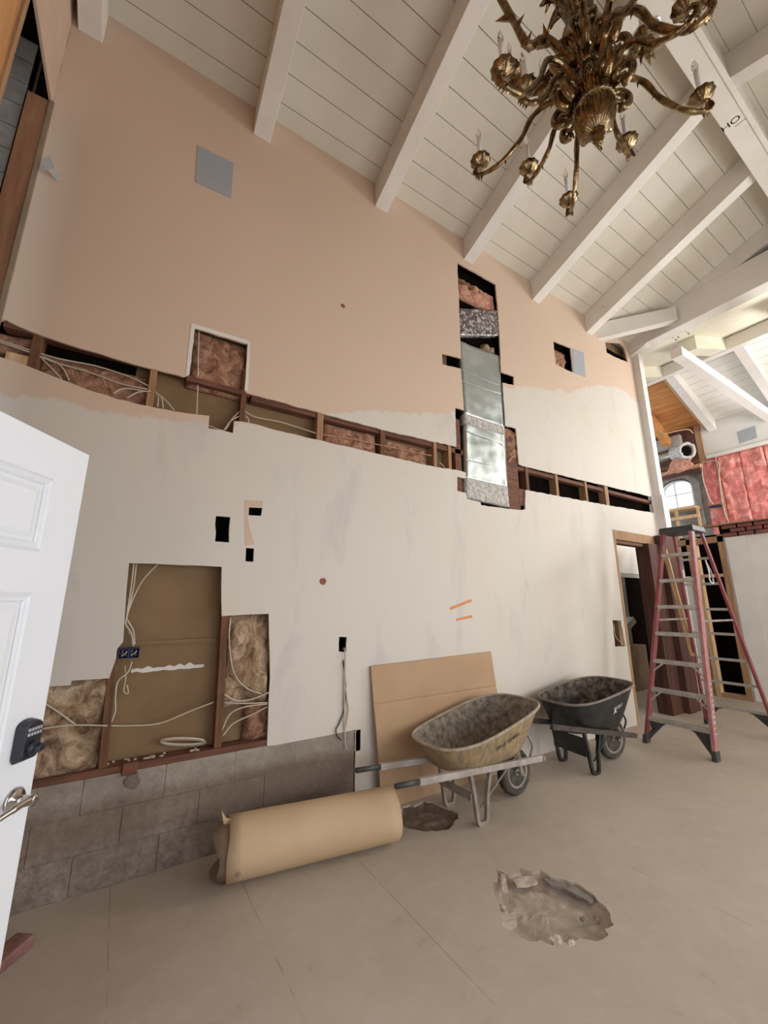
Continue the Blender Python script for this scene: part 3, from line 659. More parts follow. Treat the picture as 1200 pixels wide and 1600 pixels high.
o = fl_(357, 958, 424, 1100, 'insulation_tan', 'fluffy tan glass wool batt bulging in the right bay of the low opening', 10, 0.085, 5, amp=0.035)
fl_(388, 1095, 424, 1160, 'insulation_brown', 'purplish brown scrap of insulation at the lower right of the low opening', 11, 0.06, 7)
# low opening: studs, sill plate, ledger
def leanstud(u0, v0, u1, v1, w, lab, mt='stud_wood', dep=(0.018, 0.10)):
    a = onY(u0, v0, dep[0]); b = onY(u1, v1, dep[0])
    mb = MB(); mb.hexa([(b.x-w/2, dep[0], b.z), (b.x+w/2, dep[0], b.z), (b.x+w/2, dep[1], b.z), (b.x-w/2, dep[1], b.z)], [(a.x-w/2, dep[0], a.z), (a.x+w/2, dep[0], a.z), (a.x+w/2, dep[1], a.z), (a.x-w/2, dep[1], a.z)])
    return mb.build('wall_stud', mt, label=lab, cat='stud', bevel=0.003)
leanstud(178, 1000, 160, 1203, 0.040, 'reddish brown stud at the left of the low opening, right of the glass wool', 'stud_wood')
leanstud(353, 940, 340, 1172, 0.045, 'reddish brown stud standing between the two bays of the low opening', 'stud_wood')
MB().box((-0.85, 0.004, 0.552), (0.93, 0.115, 0.588)).build('sill_plate', 'plate_wood', label='reddish brown sill plate on top of the block wall under the low opening', cat='timber plate', bevel=0.003)
a = onY(213, 1005, 0.11); b = onY(338, 1000, 0.11)
MB().box((a.x, 0.105, a.z-0.012), (b.x, 0.12, a.z+0.012)).build('batten', 'kraft_board', label='thin brown batten across the brown back board of the low opening', cat='batten')
mb = MB(); zc = onY(275, 1043, 0.117).z
pts = []
for k in range(15):
    x = 0.055+k*0.03; pts.append((x, 0.116, zc-0.012+noise.noise(Vector((k*0.6, 0, 0)))*0.012))
for k in range(14, -1, -1):
    x = 0.055+k*0.03; pts.append((x, 0.116, zc+0.008+abs(noise.noise(Vector((k*0.5, 3, 0))))*0.04))
mb.prism(pts, (0, -0.003, 0)).build('torn_paper_strip', 'drywall_white', label='torn white paper strip across the brown back board of the low opening', cat='torn paper')
MB().box((0.075, -0.012, 0.535), (0.15, 0.01, 0.60)).build('sill_block', 'plate_wood', label='small rusty block nailed on the sill plate in the low opening', cat='timber block', bevel=0.004)
chunk((0.13, 0.004, 0.50), (0.045, 0.008, 0.045), 'mortar', 'broken mortar lump under the small rusty block on the block wall', 12)
for k in range(16):
    u = random.Random(k+50); x = u.uniform(-0.02, 0.48)
    chunk((x, u.uniform(0.03, 0.09), 0.591), (u.uniform(0.006, 0.014), u.uniform(0.006, 0.012), 0.006), 'debris', 'crumb of pale plaster debris lying on the sill plate of the low opening', k, group='plaster crumbs on the sill plate')
# junction boxes
def jbox(u, v, s, lab):
    c = onY(u, v, 0.02); e = empty('junction_box', c, lab, 'junction box')
    mb = MB(); t = 0.003; x, z = c.x, c.z
    mb.box((x-s/2, 0.07, z-s/2), (x+s/2, 0.073, z+s/2)); mb.box((x-s/2, 0.004, z-s/2), (x-s/2+t, 0.07, z+s/2)); mb.box((x+s/2-t, 0.004, z-s/2), (x+s/2, 0.07, z+s/2)); mb.box((x-s/2, 0.004, z+s/2-t), (x+s/2, 0.07, z+s/2)); mb.box((x-s/2, 0.004, z-s/2), (x+s/2, 0.07, z-s/2+t))
    mb.build('box_shell', 'box_blue', e); MB().box((x-s*0.3, 0.01, z-s*0.35), (x-s*0.05, 0.03, z+s*0.35)).build('terminal', 'cable_black', e)
    MB().box((x+s*0.08, 0.012, z-s*0.3), (x+s*0.3, 0.03, z+s*0.3)).build('terminal', 'cable_black', e); MB().tube([(x-s*0.2, 0.006, z-s*0.2), (x+s*0.1, 0.004, z), (x+s*0.25, 0.006, z+s*0.25)], 0.003, 5).build('wire', 'cable_white', e)
jbox(194, 1021, 0.055, 'blue electrical box at the drywall edge of the low opening, left of the pair')
jbox(209, 1020, 0.058, 'blue electrical box with terminals inside the low opening, right of the pair')
# cables
def C(pl, y=0.03): return [onY(u, v, y if not isinstance(y, (list, tuple)) else y[i]) for i, (u, v) in enumerate(pl)]
g = 'cable bundle in the left half of the slot'
cable('electric_cable', C([(-5,530),(40,545),(90,560),(150,572),(200,588),(234,604)]), label='cable in the slot bundle running highest from the far left to the fan-out stud')
cable('electric_cable', C([(-5,533),(45,550),(85,566),(140,582),(190,600),(230,608)], 0.024), label='cable in the slot bundle running lowest from the far left to the fan-out stud')
cable('electric_cable', C([(60,555),(80,575),(96,592)]), label='short cable dropping behind the lower edge near the far left stud, left of two')
cable('electric_cable', C([(66,556),(95,572),(108,594)]), label='short cable dropping behind the lower edge near the far left stud, right of two')
cable('electric_cable', C([(176,615),(195,607),(232,612)], 0.022), label='cable rising from the lower edge to the fan-out stud, upper of two')
cable('electric_cable', C([(198,622),(215,613),(236,611)], 0.02), label='cable rising from the lower edge to the fan-out stud, lower of two')
cable('electric_cable', C([(240,610),(247,620),(246,636)]), label='cable diving straight down right of the fan-out stud')
cable('electric_cable', C([(241,611),(252,622),(255,638)], 0.024), label='middle cable diving down right of the fan-out stud')
cable('electric_cable', C([(242,612),(258,625),(272,641)], 0.02), label='cable sweeping furthest right from the fan-out stud')
cable('electric_cable', C([(311,518),(310,545),(309,588)], 0.03), label='thin cable hanging straight down inside the square hole')
cable('electric_cable', C([(309,602),(308,625),(307,648)], 0.03), label='thin cable hanging in the slot below the square hole')
cable('electric_cable', C([(325,665),(350,672),(362,655),(374,643)], 0.03), label='cable curling up to the thin stud from the notch, outer of two')
cable('electric_cable', C([(350,672),(360,658),(374,650)], 0.026), label='cable curling up to the thin stud from the notch, inner of two')
cable('electric_cable', C([(380,641),(400,652),(440,660),(497,678)], 0.03), label='cable running in the slot from the thin stud towards the insulation pads')
cable('electric_cable', C([(384,650),(388,655),(388,662)], 0.03), label='cable stub just right of the thin stud')
cable('electric_cable', C([(503,679),(550,686),(597,696),(674,712)], 0.020), mat='insulation_peach', label='pinkish cable crossing in front of both insulation pads')
cable('electric_cable', C([(686,722),(694,730),(698,740)], 0.03), label='short cable in the slot just before the duct')
# low opening cables
cable('electric_cable', C([(209,880),(205,915),(198,960),(196,975),(205,990),(208,1010)], 0.03), label='cable from the low opening top left corner to the blue boxes, left of three')
cable('electric_cable', C([(213,880),(208,920),(200,955),(197,965),(208,985),(210,1008)], 0.036), label='cable from the low opening top left corner to the blue boxes, middle of three')
cable('electric_cable', C([(246,882),(222,908),(204,945),(197,972),(200,985),(212,1006)], 0.042), label='cable arching from the top edge of the low opening down to the blue boxes')
cable('electric_cable', C([(206,1034),(200,1050),(184,1065),(180,1090),(180,1110),(174,1128)], 0.015), label='cable looping from the blue boxes down the left tall stud')
cable('electric_cable', C([(195,1040),(196,1060),(193,1080),(200,1083),(198,1070)], 0.03), mat='cable_beige', label='short bare wire dangling under the blue boxes')
cable('electric_cable', C([(172,1134),(205,1134),(250,1130),(300,1110),(334,1097)], 0.05), label='cable rising across the brown back board of the low opening')
cable('electric_cable', C([(65,1139),(100,1134),(130,1133),(168,1134)], -0.006), label='cable running level across the glass wool behind the door lock')
cable('electric_cable', C([(68,1098),(90,1112),(112,1128),(118,1133)], -0.008), label='cable slanting down over the glass wool behind the door lock')
cable('electric_cable', C([(360,965),(358,1000),(365,1050),(385,1075),(408,1084)], 0.0), label='cable hanging down from the top of the right bay and curving over the glass wool')
cable('electric_cable', C([(350,1085),(370,1095),(395,1092),(420,1082)], 0.0), label='cable sagging across the right bay of the low opening, upper of four')
cable('electric_cable', C([(350,1098),(385,1099),(418,1098)], 0.014), label='cable running level across the right bay of the low opening, second of four')
cable('electric_cable', C([(347,1140),(360,1115),(385,1104),(418,1100)], 0.016), label='cable rising across the right bay of the low opening, third of four')
cable('electric_cable', C([(348,1150),(365,1130),(395,1116),(418,1104)], 0.018), label='cable rising across the right bay of the low opening, lowest of four')
lp = [onY(285+35*cos(t)*1.0, 1158+5*sin(t), 0.055+0.02*sin(t)) for t in [k/16*2*pi for k in range(16)]]
MB().tube([Vector((p.x, p.y, p.z)) for p in lp], 0.006, 6, closed=True).build('cable_coil', 'cable_white', label='flat loop of cable resting on the sill plate in the low opening', cat='cable', smooth=True)
MB().tube([Vector((p.x+0.01, p.y+0.01, p.z-0.012)) for p in lp], 0.005, 6, closed=True).build('cable_coil', 'cable_beige', label='second flat loop of cable under the first on the sill plate', cat='cable', smooth=True)
# hanging cables from the outlet hole
cable('electric_cable', C([(535,1014),(537,1040),(540,1075),(537,1110),(530,1130),(525,1140),(527,1150),(533,1156)], [0.05, -0.012, -0.012, -0.010, -0.012, -0.014, -0.02, -0.02]), mat='cable_black', label='black cable hanging from the narrow outlet hole above the block wall')
cable('electric_cable', C([(535,1014),(539,1020),(538,1060),(541,1085),(544,1110),(539,1140),(540,1150)], [0.05, -0.02, -0.015, -0.012, -0.012, -0.014, -0.016]), mat='cable_beige', label='beige cable hanging from the narrow outlet hole above the block wall')
cable('electric_cable', C([(536,1012),(539,1018),(539,1060),(538,1100),(539,1150),(541,1172)], [0.05, -0.02, -0.018, -0.016, -0.016, -0.02]), label='white cable hanging from the narrow outlet hole down onto the block wall')
cable('electric_cable', C([(959,975),(962,995),(975,1008)], 0.02), label='pale cable inside the rectangular hole left of the doorway')
MB().box((sx(972,990)-0.06, 0.018, 0.95), (5.60, 0.11, 1.5)).build('wall_stud', 'stud_tan', label='stud showing in the rectangular hole left of the doorway', cat='stud')
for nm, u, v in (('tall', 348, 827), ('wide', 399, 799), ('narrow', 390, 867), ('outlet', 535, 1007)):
    c = onY(u, v, 0.1); MB().box((c.x-0.09, 0.10, c.z-0.12), (c.x+0.09, 0.112, c.z+0.12)).build('cutout_shade_sheet', 'shade_and_joint_black', label='black sheet for the shade inside the small %s cut-out in the white wall' % nm, cat='shade sheet')  # black sheet stands in for the shade inside each cut-out
c = onY(963, 990, 0.1); MB().box((5.2, 0.10, 0.9), (5.5, 0.112, 1.6)).build('cutout_shade_sheet', 'shade_and_joint_black', label='black sheet for the shade inside the rectangular hole left of the doorway', cat='shade sheet')

# galvanised duct in the wall
dt = empty('air_duct', (3.2, 0.05, 2.55), 'galvanised sheet metal air duct running up the open chase in the wall', 'duct')
def quad(u0, v0, u1, v1, u2, v2, u3, v3, y0, y1, mat, name, lab=None, dents=0, parent=dt):
    q = [onY(a, b, y0) for a, b in ((u0, v0), (u1, v1), (u2, v2), (u3, v3))]
    mb = MB(); n = 22
    V = mb.grid(lambda u, v: (q[0].lerp(q[1], u)).lerp(q[3].lerp(q[2], u), v)+Vector((0, dents*noise.fractal(Vector((u*1.3, v*2.6, 3)), 1, 2, 3)*min(1, 8*min(u, 1-u)), 0)), n, n)
    ring = [V[0][i] for i in range(n)]+[V[j][-1] for j in range(1, n)]+[V[-1][i] for i in range(n-2, -1, -1)]+[V[j][0] for j in range(n-2, 0, -1)]
    bk = [mb.v(Vector((p.co.x, y1, p.co.z))) for p in ring]
    for i in range(len(ring)): mb.face([ring[i], ring[(i+1) % len(ring)], bk[(i+1) % len(ring)], bk[i]])
    mb.face(bk); return mb.build(name, mat, parent, smooth=True, label=lab)
quad(719.5, 533, 780, 556, 787.5, 668, 727, 648, 0.012, 0.10, 'galvanised', 'duct_section', dents=0.02)
quad(727, 659, 788.5, 676, 793, 762, 728.5, 748, 0.014, 0.10, 'galvanised', 'duct_section', dents=0.02)
quad(726, 646, 788, 666, 788.5, 679, 727, 661, 0.006, 0.10, 'duct_sealant', 'sealant_joint', 'crusty white sealed joint')
quad(728.5, 746, 793, 760, 796, 792, 729, 777, 0.008, 0.10, 'duct_sealant', 'sealant_joint', 'crusty white sealed bottom collar')
quad(719, 482, 779, 485, 780, 524, 719.5, 523, 0.010, 0.10, 'foil_tape', 'foil_collar', 'wrinkled dark foil wrapped collar')
for (a, b) in (((721, 578), (782, 603)), ((722, 596), (783, 615))):
    MB().tube([onY(a[0], a[1], 0.008), onY((a[0]+b[0])/2, (a[1]+b[1])/2+1, 0.006), onY(b[0], b[1], 0.008)], 0.004, 6).build('seam', 'galvanised', dt)
MB().tube([onY(727, 672, 0.008), onY(757, 683, 0.006), onY(787, 695, 0.008)], 0.005, 6).build('seam', 'galvanised', dt)
MB().tube([onY(728, 718, 0.010), onY(791, 731, 0.010)], 0.004, 6).build('seam', 'galvanised', dt)
MB().box((onY(794,745).x, 0.02, 2.47), (onY(812,745).x, 0.11, 3.4)).build('chase_lining', 'plate_wood', label='dark brown framing panel on the right of the duct', cat='timber panel')
MB().box((onY(714,700).x, 0.03, 2.6), (onY(723,700).x, 0.11, 3.45)).build('chase_lining', 'plate_wood', label='dark framing edge on the left of the duct', cat='timber panel')
MB().box((2.91, 0.03, 5.28), (3.28, 0.11, 5.33)).build('chase_lining', 'stud_wood', label='slanted brown header at the very top of the duct opening', cat='timber panel')
MB().box((2.74, 0.06, 3.95), (2.95, 0.11, 3.99)).build('blocking', 'galvanised', label='thin metal strap in the slot left of the duct', cat='strap')

# patches and marks on the wall
def plate(l, mat, name, lab, cat, th=0.004, y=-0.0005):
    return MB().prism([(x, y, z) for x, z in P2(l)], (0, -th, 0)).build(name, mat, label=lab, cat=cat, bevel=0)
plate([(308.9,227.8),(364.6,254.9),(361.2,310.5),(305.5,285)], 'grey_patch', 'wall_patch', 'blue grey square patch high on the peach wall at the left', 'patch')
plate([(893.6,544.4),(911.6,551),(914.6,589.4),(896.6,582.5)], 'grey_patch', 'wall_patch', 'grey rectangular patch beside the small square hole on the right', 'patch')
plate([(382,781),(411,783),(410,792),(388,791),(387,806),(390,825),(398,851),(383,852)], 'drywall_peach', 'bare_paint_patch', 'beige strip of old paint around the two small cut-outs', 'patch', 0.001)
plate([(703,949),(736,936),(737,940),(704,953)], 'tape_orange', 'tape_strip', 'upper strip of orange tape on the white wall', 'tape', 0.002)
plate([(712,967),(737,961),(738,965),(713,970)], 'tape_orange', 'tape_strip', 'lower strip of orange tape on the white wall', 'tape', 0.002)
plate([(501,904),(507,903),(510,908),(507,914),(501,913),(499,908)], 'rust', 'rust_spot', 'round rust brown spot in the white wall', 'spot', 0.002)
plate([(299,505),(390,533),(388,538),(304.5,513),(296,585),(290,588)], 'drywall_white', 'primer_edge', 'white primed edge along the top and left of the square hole', 'trim', 0.002)
plate([(387,538),(391,534),(387,612),(382.5,609)], 'drywall_white', 'primer_edge', 'white primed edge along the right of the square hole', 'trim', 0.002)
chunk(onY(536, 478, 0.0), (0.02, 0.006, 0.02), 'rust', 'small knot of rusty metal sticking out of the peach wall', 4, name='nail_stub', cat='nail')

# doorway framing
fr = empty('door_frame', (6.2, 0.02, 0.0), 'bare wooden frame of the doorway behind the ladder', 'door frame')
MB().box((5.58, -0.004, 0.0), (5.62, 0.13, 2.49)).build('jamb', 'stud_tan', fr)
MB().box((5.625, 0.012, 0.0), (5.66, 0.13, 2.40)).build('jamb', 'stud_light', fr)
MB().box((5.62, 0.0, 2.36), (6.725, 0.13, 2.49)).build('head', 'stud_tan', fr)
MB().box((5.62, 0.02, 2.31), (6.41, 0.13, 2.355)).build('head', 'stud_wood', fr)

# ------------------------------------------------------------------ next room
# far wall: white lower part, bricks, pink insulation, trim, plaster upper part; opening at y -0.22..0.10
MB().box((XF, YS, 0), (XF+0.12, -0.33, 2.57)).build('wall_east', 'drywall_white', kind='structure')
MB().box((XF-0.02, -0.62, 0.02), (XF-0.003, -0.36, 2.56)).build('wall_panel', 'drywall_white', label='loose narrow strip of white board on the far wall right of the narrow opening', cat='wall board')
MB().box((XF-0.05, YS, 2.775), (XF+0.12, 0.02, 2.80)).build('ledge_board', 'stud_tan', label='thin wooden ledge on top of the red bricks under the pink insulation', cat='board')
mb = MB(); r = random.Random(3)
for k in range(3):
    y = -0.33-(0.11 if k % 2 else 0)
    while y > -3.2:
        mb.box((XF-0.03+r.uniform(-0.006, 0.006), y-0.20, 2.575+k*0.066), (XF+0.05, y-0.012, 2.575+k*0.066+0.055)); y -= 0.212
mb.build('brick_course', 'brick_red', label='rough red brick courses under the pink insulation', cat='brickwork', bevel=0.003)
MB().box((XF-0.01, -3.2, 2.57), (XF+0.04, -0.30, 2.775)).build('brick_mortar', 'shade_and_joint_black', label='dark recessed mortar behind the red brick courses', cat='mortar')
# narrow stud opening in the far wall
so = empty('stud_opening', (XF, -0.06, 0.0), 'rough stud framed narrow opening in the far wall behind the ladder', 'stud frame')
MB().box((XF-0.02, -0.33, 0.0), (XF+0.10, -0.25, 2.62)).build('stud', 'stud_tan', so)
MB().box((XF-0.03, 0.07, 0.0), (XF+0.10, 0.14, 2.62)).build('stud', 'stud_light', so)
MB().box((XF-0.02, 0.15, 0.0), (XF+0.10, 0.21, 2.62)).build('stud', 'stud_tan', so)
MB().box((XF-0.02, -0.25, 0.0), (XF+0.10, 0.07, 0.06)).build('bottom_plate', 'stud_tan', so)
MB().box((XF-0.02, -0.33, 2.50), (XF+0.10, 0.6, 2.60)).build('top_plate', 'stud_tan', so)
MB().box((XF-0.01, -0.25, 1.92), (XF+0.08, 0.07, 1.97)).build('blocking', 'stud_light', so)
MB().box((XF+0.5, -0.9, 0.0), (XF+0.52, 0.5, 2.7)).build('opening_shade_sheet', 'shade_and_joint_black', kind='structure')  # black sheet paints the darkness behind the narrow opening
# short white wall section between return and opening on the far wall
MB().box((XF+0.0, 0.22, 0.0), (XF+0.10, 0.62, 1.95)).build('wall_east', 'drywall_white', kind='structure')
MB().box((7.64, 0.0, 0.0), (7.70, 0.05, 0.02)).build('trim_2', 'stud_tan', kind='structure')
# upper part of the next room: gable roof with its ridge running north-south, far eave wall at XU
XU = 11.5; XR = 9.5; NB = 0.43
def zn(x): return 5.82+(x-7.1)*0.35
def zf_(x): return 6.66-(x-XR)*0.43
def U(u, v, x=XU): return onX(u, v, x)
slab_with_holes('wall_gable', [(-5.0, 0.0), (-5.0, 6.0), (3.8, 6.0), (3.8, 0.0)],
    [[(1.05, 3.80), (1.72, 3.80), (1.72, 4.32)] + [(1.385+0.335*cos(t), 4.32+0.20*sin(t)) for t in [k/12*pi for k in range(1, 12)]] + [(1.05, 4.32)],
     [(-4.2, 2.9), (-2.3, 2.9), (-2.3, 4.6), (-4.2, 4.6)]],
    lambda a, b, d: Vector((XU+0.08+d, a, b)), 0.12, 'grey_block', kind='structure')
MB().box((XU-0.02, -5.0, 4.93), (XU+0.02, 0.68, 5.86)).build('wall_east_upper', 'drywall_white', kind='structure')
MB().box((XU-0.06, -5.0, 4.89), (XU, 0.66, 4.97)).build('trim_1', 'beam_white', kind='structure')
def pink(y0, y1, z0, z1, lab, seed, mat='insulation_pink'):
    mb = MB(); n = 30
    def fn(u, v):
        y = y0+(y1-y0)*u; z = z0+(z1-z0)*v; e = min(u, 1-u, v, 1-v); d = min(1, e*14)**0.5
        h = noise.fractal(Vector((y*5, z*5, seed)), 1, 2, 5)
        return Vector((XU-0.006-0.02*d-h*0.05*d, y, z))
    V = mb.grid(fn, n, n)
    ring = [V[0][i] for i in range(n)]+[V[j][-1] for j in range(1, n)]+[V[-1][i] for i in range(n-2, -1, -1)]+[V[j][0] for j in range(n-2, 0, -1)]
    bk = [mb.v(Vector((XU+0.015, p.co.y, p.co.z))) for p in ring]
    for i in range(len(ring)): mb.face([ring[i], ring[(i+1) % len(ring)], bk[(i+1) % len(ring)], bk[i]])
    mb.face(bk); return mb.build('insulation_batt', mat, smooth=True, label=lab, cat='insulation')
pink(0.50, 0.80, 2.7, 4.90, 'bright pink insulation batt on the far wall nearest the arched window', 31)
pink(0.06, 0.47, 2.7, 4.90, 'bright pink insulation batt on the far wall, second from the arched window', 32)
pink(-0.36, 0.055, 2.7, 4.90, 'bright pink insulation batt on the far wall, third from the arched window', 33)
pink(-0.78, -0.365, 2.7, 4.90, 'bright pink insulation batt on the far wall at the right picture edge', 34)
MB().box((XU-0.06, 0.475, 2.7), (XU, 0.495, 4.88)).build('wall_stud', 'insulation_peach', label='thin pinkish stud edge in the pink insulation', cat='stud')
MB().prism([U(u, v, XU-0.02) for u, v in ((1152,675),(1180,665),(1183,684),(1156,693))], (-0.006, 0, 0)).build('wall_patch', 'grey_patch', label='grey square patch on the far plaster wall above the pink insulation', cat='patch')
# arched window
aw = empty('arched_window', (XU, 1.385, 3.80), 'white arched window with a cross of glazing bars in the far block wall', 'window')
def arc(r0, r1, yc, zc, n=16, x0=XU-0.03, x1=XU+0.03, sz=1.0):
    mb = MB()
    for k in range(n):
        t0 = pi*k/n; t1 = pi*(k+1)/n
        f = lambda r, t: (yc+r*cos(t), zc+r*sin(t)*sz)
        q = [f(r0, t0), f(r1, t0), f(r1, t1), f(r0, t1)]
        mb.hexa([(x0, a, b) for a, b in q], [(x1, a, b) for a, b in q])
    return mb
fm = arc(0.305, 0.335, 1.385, 4.32, sz=0.60); fm.box((XU-0.03, 1.05, 3.80), (XU+0.03, 1.08, 4.32)); fm.box((XU-0.03, 1.69, 3.80), (XU+0.03, 1.72, 4.32)); fm.box((XU-0.03, 1.05, 3.80), (XU+0.03, 1.72, 3.835))
fm.build('frame', 'beam_white', aw)
MB().box((XU-0.012, 1.43, 3.83), (XU+0.012, 1.445, 4.5)).build('glazing_bar', 'door_grey', aw); MB().box((XU-0.012, 1.08, 4.16), (XU+0.012, 1.69, 4.175)).build('glazing_bar', 'door_grey', aw)
MB().box((XU+0.03, 1.06, 3.81), (XU+0.034, 1.71, 4.51)).build('pane', 'window_glass', aw)
arc(0.34, 0.47, 1.385, 4.32, 18, XU-0.05, XU+0.015, sz=0.72).build('arch_surround', 'grey_block', label='grey stone arch over the arched window', cat='stone arch')
MB().box((XU-0.05, 0.92, 3.3), (XU+0.015, 1.04, 4.32)).build('arch_pier', 'grey_block', label='grey stone pier at the right of the arched window', cat='stone pier')
for (u, w_, lab) in ((1060, 0.06, 'light post under the arched window, left of the two'), (1094, 0.05, 'light post under the arched window, right of the two')):
    p = U(u, 815, XU-0.3); MB().box((p.x-0.05, p.y-w_/2, 2.6), (p.x, p.y+w_/2, 3.70)).build('wall_stud', 'stud_light', label=lab, cat='stud')
MB().box((XU-0.37, 0.95, 3.70), (XU-0.05, 1.75, 3.76)).build('window_sill_board', 'stud_light', label='pale sill board under the arched window', cat='board')
MB().box((XU-0.39, 0.90, 3.46), (XU-0.352, 1.8, 3.54)).build('batten', 'stud_light', label='pale crossbar between the posts under the arched window', cat='batten')
MB().box((XU-0.10, 1.75, 2.6), (XU-0.02, 2.0, 4.4)).build('wall_board', 'drywall_peach', label='pale board left of the arched window beside the corner post', cat='wall board')
# reddish joists over the arched window
for k, (v0, v1, m_) in enumerate(((752, 734, 'post_wood'), (745, 727, 'insulation_peach'), (737, 720, 'stud_wood'))):
    a = U(1024, v0, XU-0.4); b = U(1095, v1, XU-0.4)
    MB().beam(a, b, 0.10, 0.085).build('ceiling_joist', m_, label='%s of three reddish joists above the arched window' % ('lowest', 'middle', 'highest')[k], cat='joist')
# cables beside the insulation
cable('electric_cable', [U(u, v, XU-0.10) for u, v in ((1097,722),(1098,745),(1105,770),(1112,785),(1122,793))], label='pale cable hanging along the left edge of the pink insulation', r=0.012)
cable('electric_cable', [U(u, v, XU-0.10) for u, v in ((1097,722),(1122,722),(1124,750),(1130,790),(1136,812))], r=0.012, label='thick white cable running down between the pink batts')
chunk(U(1118, 791, XU-0.16), (0.03, 0.14, 0.04), 'lock_black', 'small dark bundle of connectors at the end of the cable by the pink insulation', 14, name='connector_bundle', cat='connector')
# roof boards
def boards(name, xa, xb, zfun, ya, yb, mat, n):
    mb = MB(); p = (xb-xa)/n
    for k in range(n):
        a = xa+k*p+0.004; b = xa+(k+1)*p-0.004
        mb.hexa([(a, ya, zfun(a)), (b, ya, zfun(b)), (b, yb, zfun(b)), (a, yb, zfun(a))], [(a, ya, zfun(a)+.02), (b, ya, zfun(b)+.02), (b, yb, zfun(b)+.02), (a, yb, zfun(a)+.02)])
    mb.build(name, mat, kind='structure', bevel=0.002)
    MB().hexa([(xa, ya, zfun(xa)+.03), (xb, ya, zfun(xb)+.03), (xb, yb, zfun(xb)+.03), (xa, yb, zfun(xa)+.03)], [(xa, ya, zfun(xa)+.06), (xb, ya, zfun(xb)+.06), (xb, yb, zfun(xb)+.06), (xa, yb, zfun(xa)+.06)]).build(name, 'groove_dark', kind='structure')
boards('ceiling_next_room', XR, XU+0.1, zf_, -5.0, NB+0.12, 'plank_bright', 11)
boards('ceiling_next_room', XR, XU+0.1, zf_, NB+0.13, 3.8, 'raw_plank', 11)
boards('ceiling_next_room', 7.10, XR, zn, -5.0, 3.8, 'cream_plank', 12)
MB().box((XR-0.07, -5.0, 6.36), (XR+0.07, 3.8, 6.62)).build('ridge_beam', 'beam_white', label='white ridge beam of the next room roof beyond the cross beam', cat='beam', bevel=0.004)
def sb(y0, y1, xa, xb, zfun, D, mat, lab, top=0.0):
    return MB().hexa([(xa, y0, zfun(xa)-D), (xa, y1, zfun(xa)-D), (xa, y1, zfun(xa)-top), (xa, y0, zfun(xa)-top)], [(xb, y0, zfun(xb)-D), (xb, y1, zfun(xb)-D), (xb, y1, zfun(xb)-top), (xb, y0, zfun(xb)-top)]).build('ceiling_beam', mat, bevel=0.004, label=lab, cat='ceiling beam')
sb(0.36, 0.52, XR+0.07, XU-0.03, zf_, 0.28, 'beam_white', 'white beam on the far slope of the next room roof beside the bare orange planks')
sb(0.53, 0.60, XR+0.07, XU-0.03, zf_, 0.20, 'stud_light', 'bare orange edge beam between white beam and orange planks in the next room')
sb(-0.84, -0.68, XR+0.07, XU-0.03, zf_, 0.26, 'beam_white', 'white beam on the far slope of the next room roof above the level tie beam')
sb(-2.06, -1.90, XR+0.07, XU-0.03, zf_, 0.26, 'beam_white', 'white beam on the far slope of the next room roof at the right picture edge')
sb(0.52, 0.76, 7.9, XR-0.07, zn, 0.26, 'cream_paint', 'cream beam on the near slope of the next room roof beside the corner post')
sb(-0.62, -0.36, 7.9, XR-0.07, zn, 0.26, 'cream_paint', 'cream beam on the near slope of the next room roof right of the level tie beam')
sb(-1.85, -1.60, 7.9, XR-0.07, zn, 0.26, 'cream_paint', 'cream beam on the near slope of the next room roof at the right picture edge')
MB().box((7.10, -0.66, 5.40), (XU-0.02, -0.50, 5.56)).build('tie_beam', 'beam_white', bevel=0.004, label='long level white tie beam crossing the next room from the cross beam to the far wall', cat='tie beam')
MB().box((7.10, -1.86, 5.40), (XU-0.02, -1.70, 5.56)).build('tie_beam', 'beam_white', bevel=0.004, label='level white tie beam in the next room at the right picture edge', cat='tie beam')
for k, (y, z) in enumerate(((-0.56, 5.66), (-0.64, 5.62), (-0.60, 5.60), (-0.75, 5.66), (-0.78, 5.60))):
    MB().lathe([(0.012, -0.01), (0.012, 0.02), (0.006, 0.024)], (7.12, y, z+0.12), 8, Matrix.Rotation(pi/2, 4, 'Y')).build('bolt_head', 'steel_dusty', label='bolt head on the cross beam beside the level tie beam', cat='bolt', group='bolt heads by the level tie beam')
# bare framing left of the far plaster
MB().box((XU-0.06, 0.68, 4.80), (XU+0.02, 0.80, 5.80)).build('wall_stud', 'stud_tan', label='bare stud at the left edge of the far plaster wall above the insulation', cat='stud')
MB().beam(U(1014, 652, 10.6), U(1044, 694, 11.3), 0.14, 0.22).build('rafter', 'raw_plank', label='bare orange rafter below the bare plank roof beside the corner post', cat='rafter')
cable('electric_cable', [U(1020, 664, 10.8), U(1036, 677, 10.9), U(1055, 674, 11.0), U(1075, 671, 11.2), U(1083, 677, 11.4)], mat='stud_light', r=0.014, label='pale cable running across under the bare orange plank roof')
MB().box((XU-0.05, 0.8, 4.6), (XU+0.02, 3.0, 5.80)).build('wall_east_upper', 'post_wood', kind='structure')
pa = U(1058, 690, XU-0.1); MB().box((XU-0.2, pa.y-0.10, pa.z-0.14), (XU-0.06, pa.y+0.45, pa.z+0.14)).build('duct_box', 'door_grey', label='grey box above the round duct under the orange planks', cat='box')
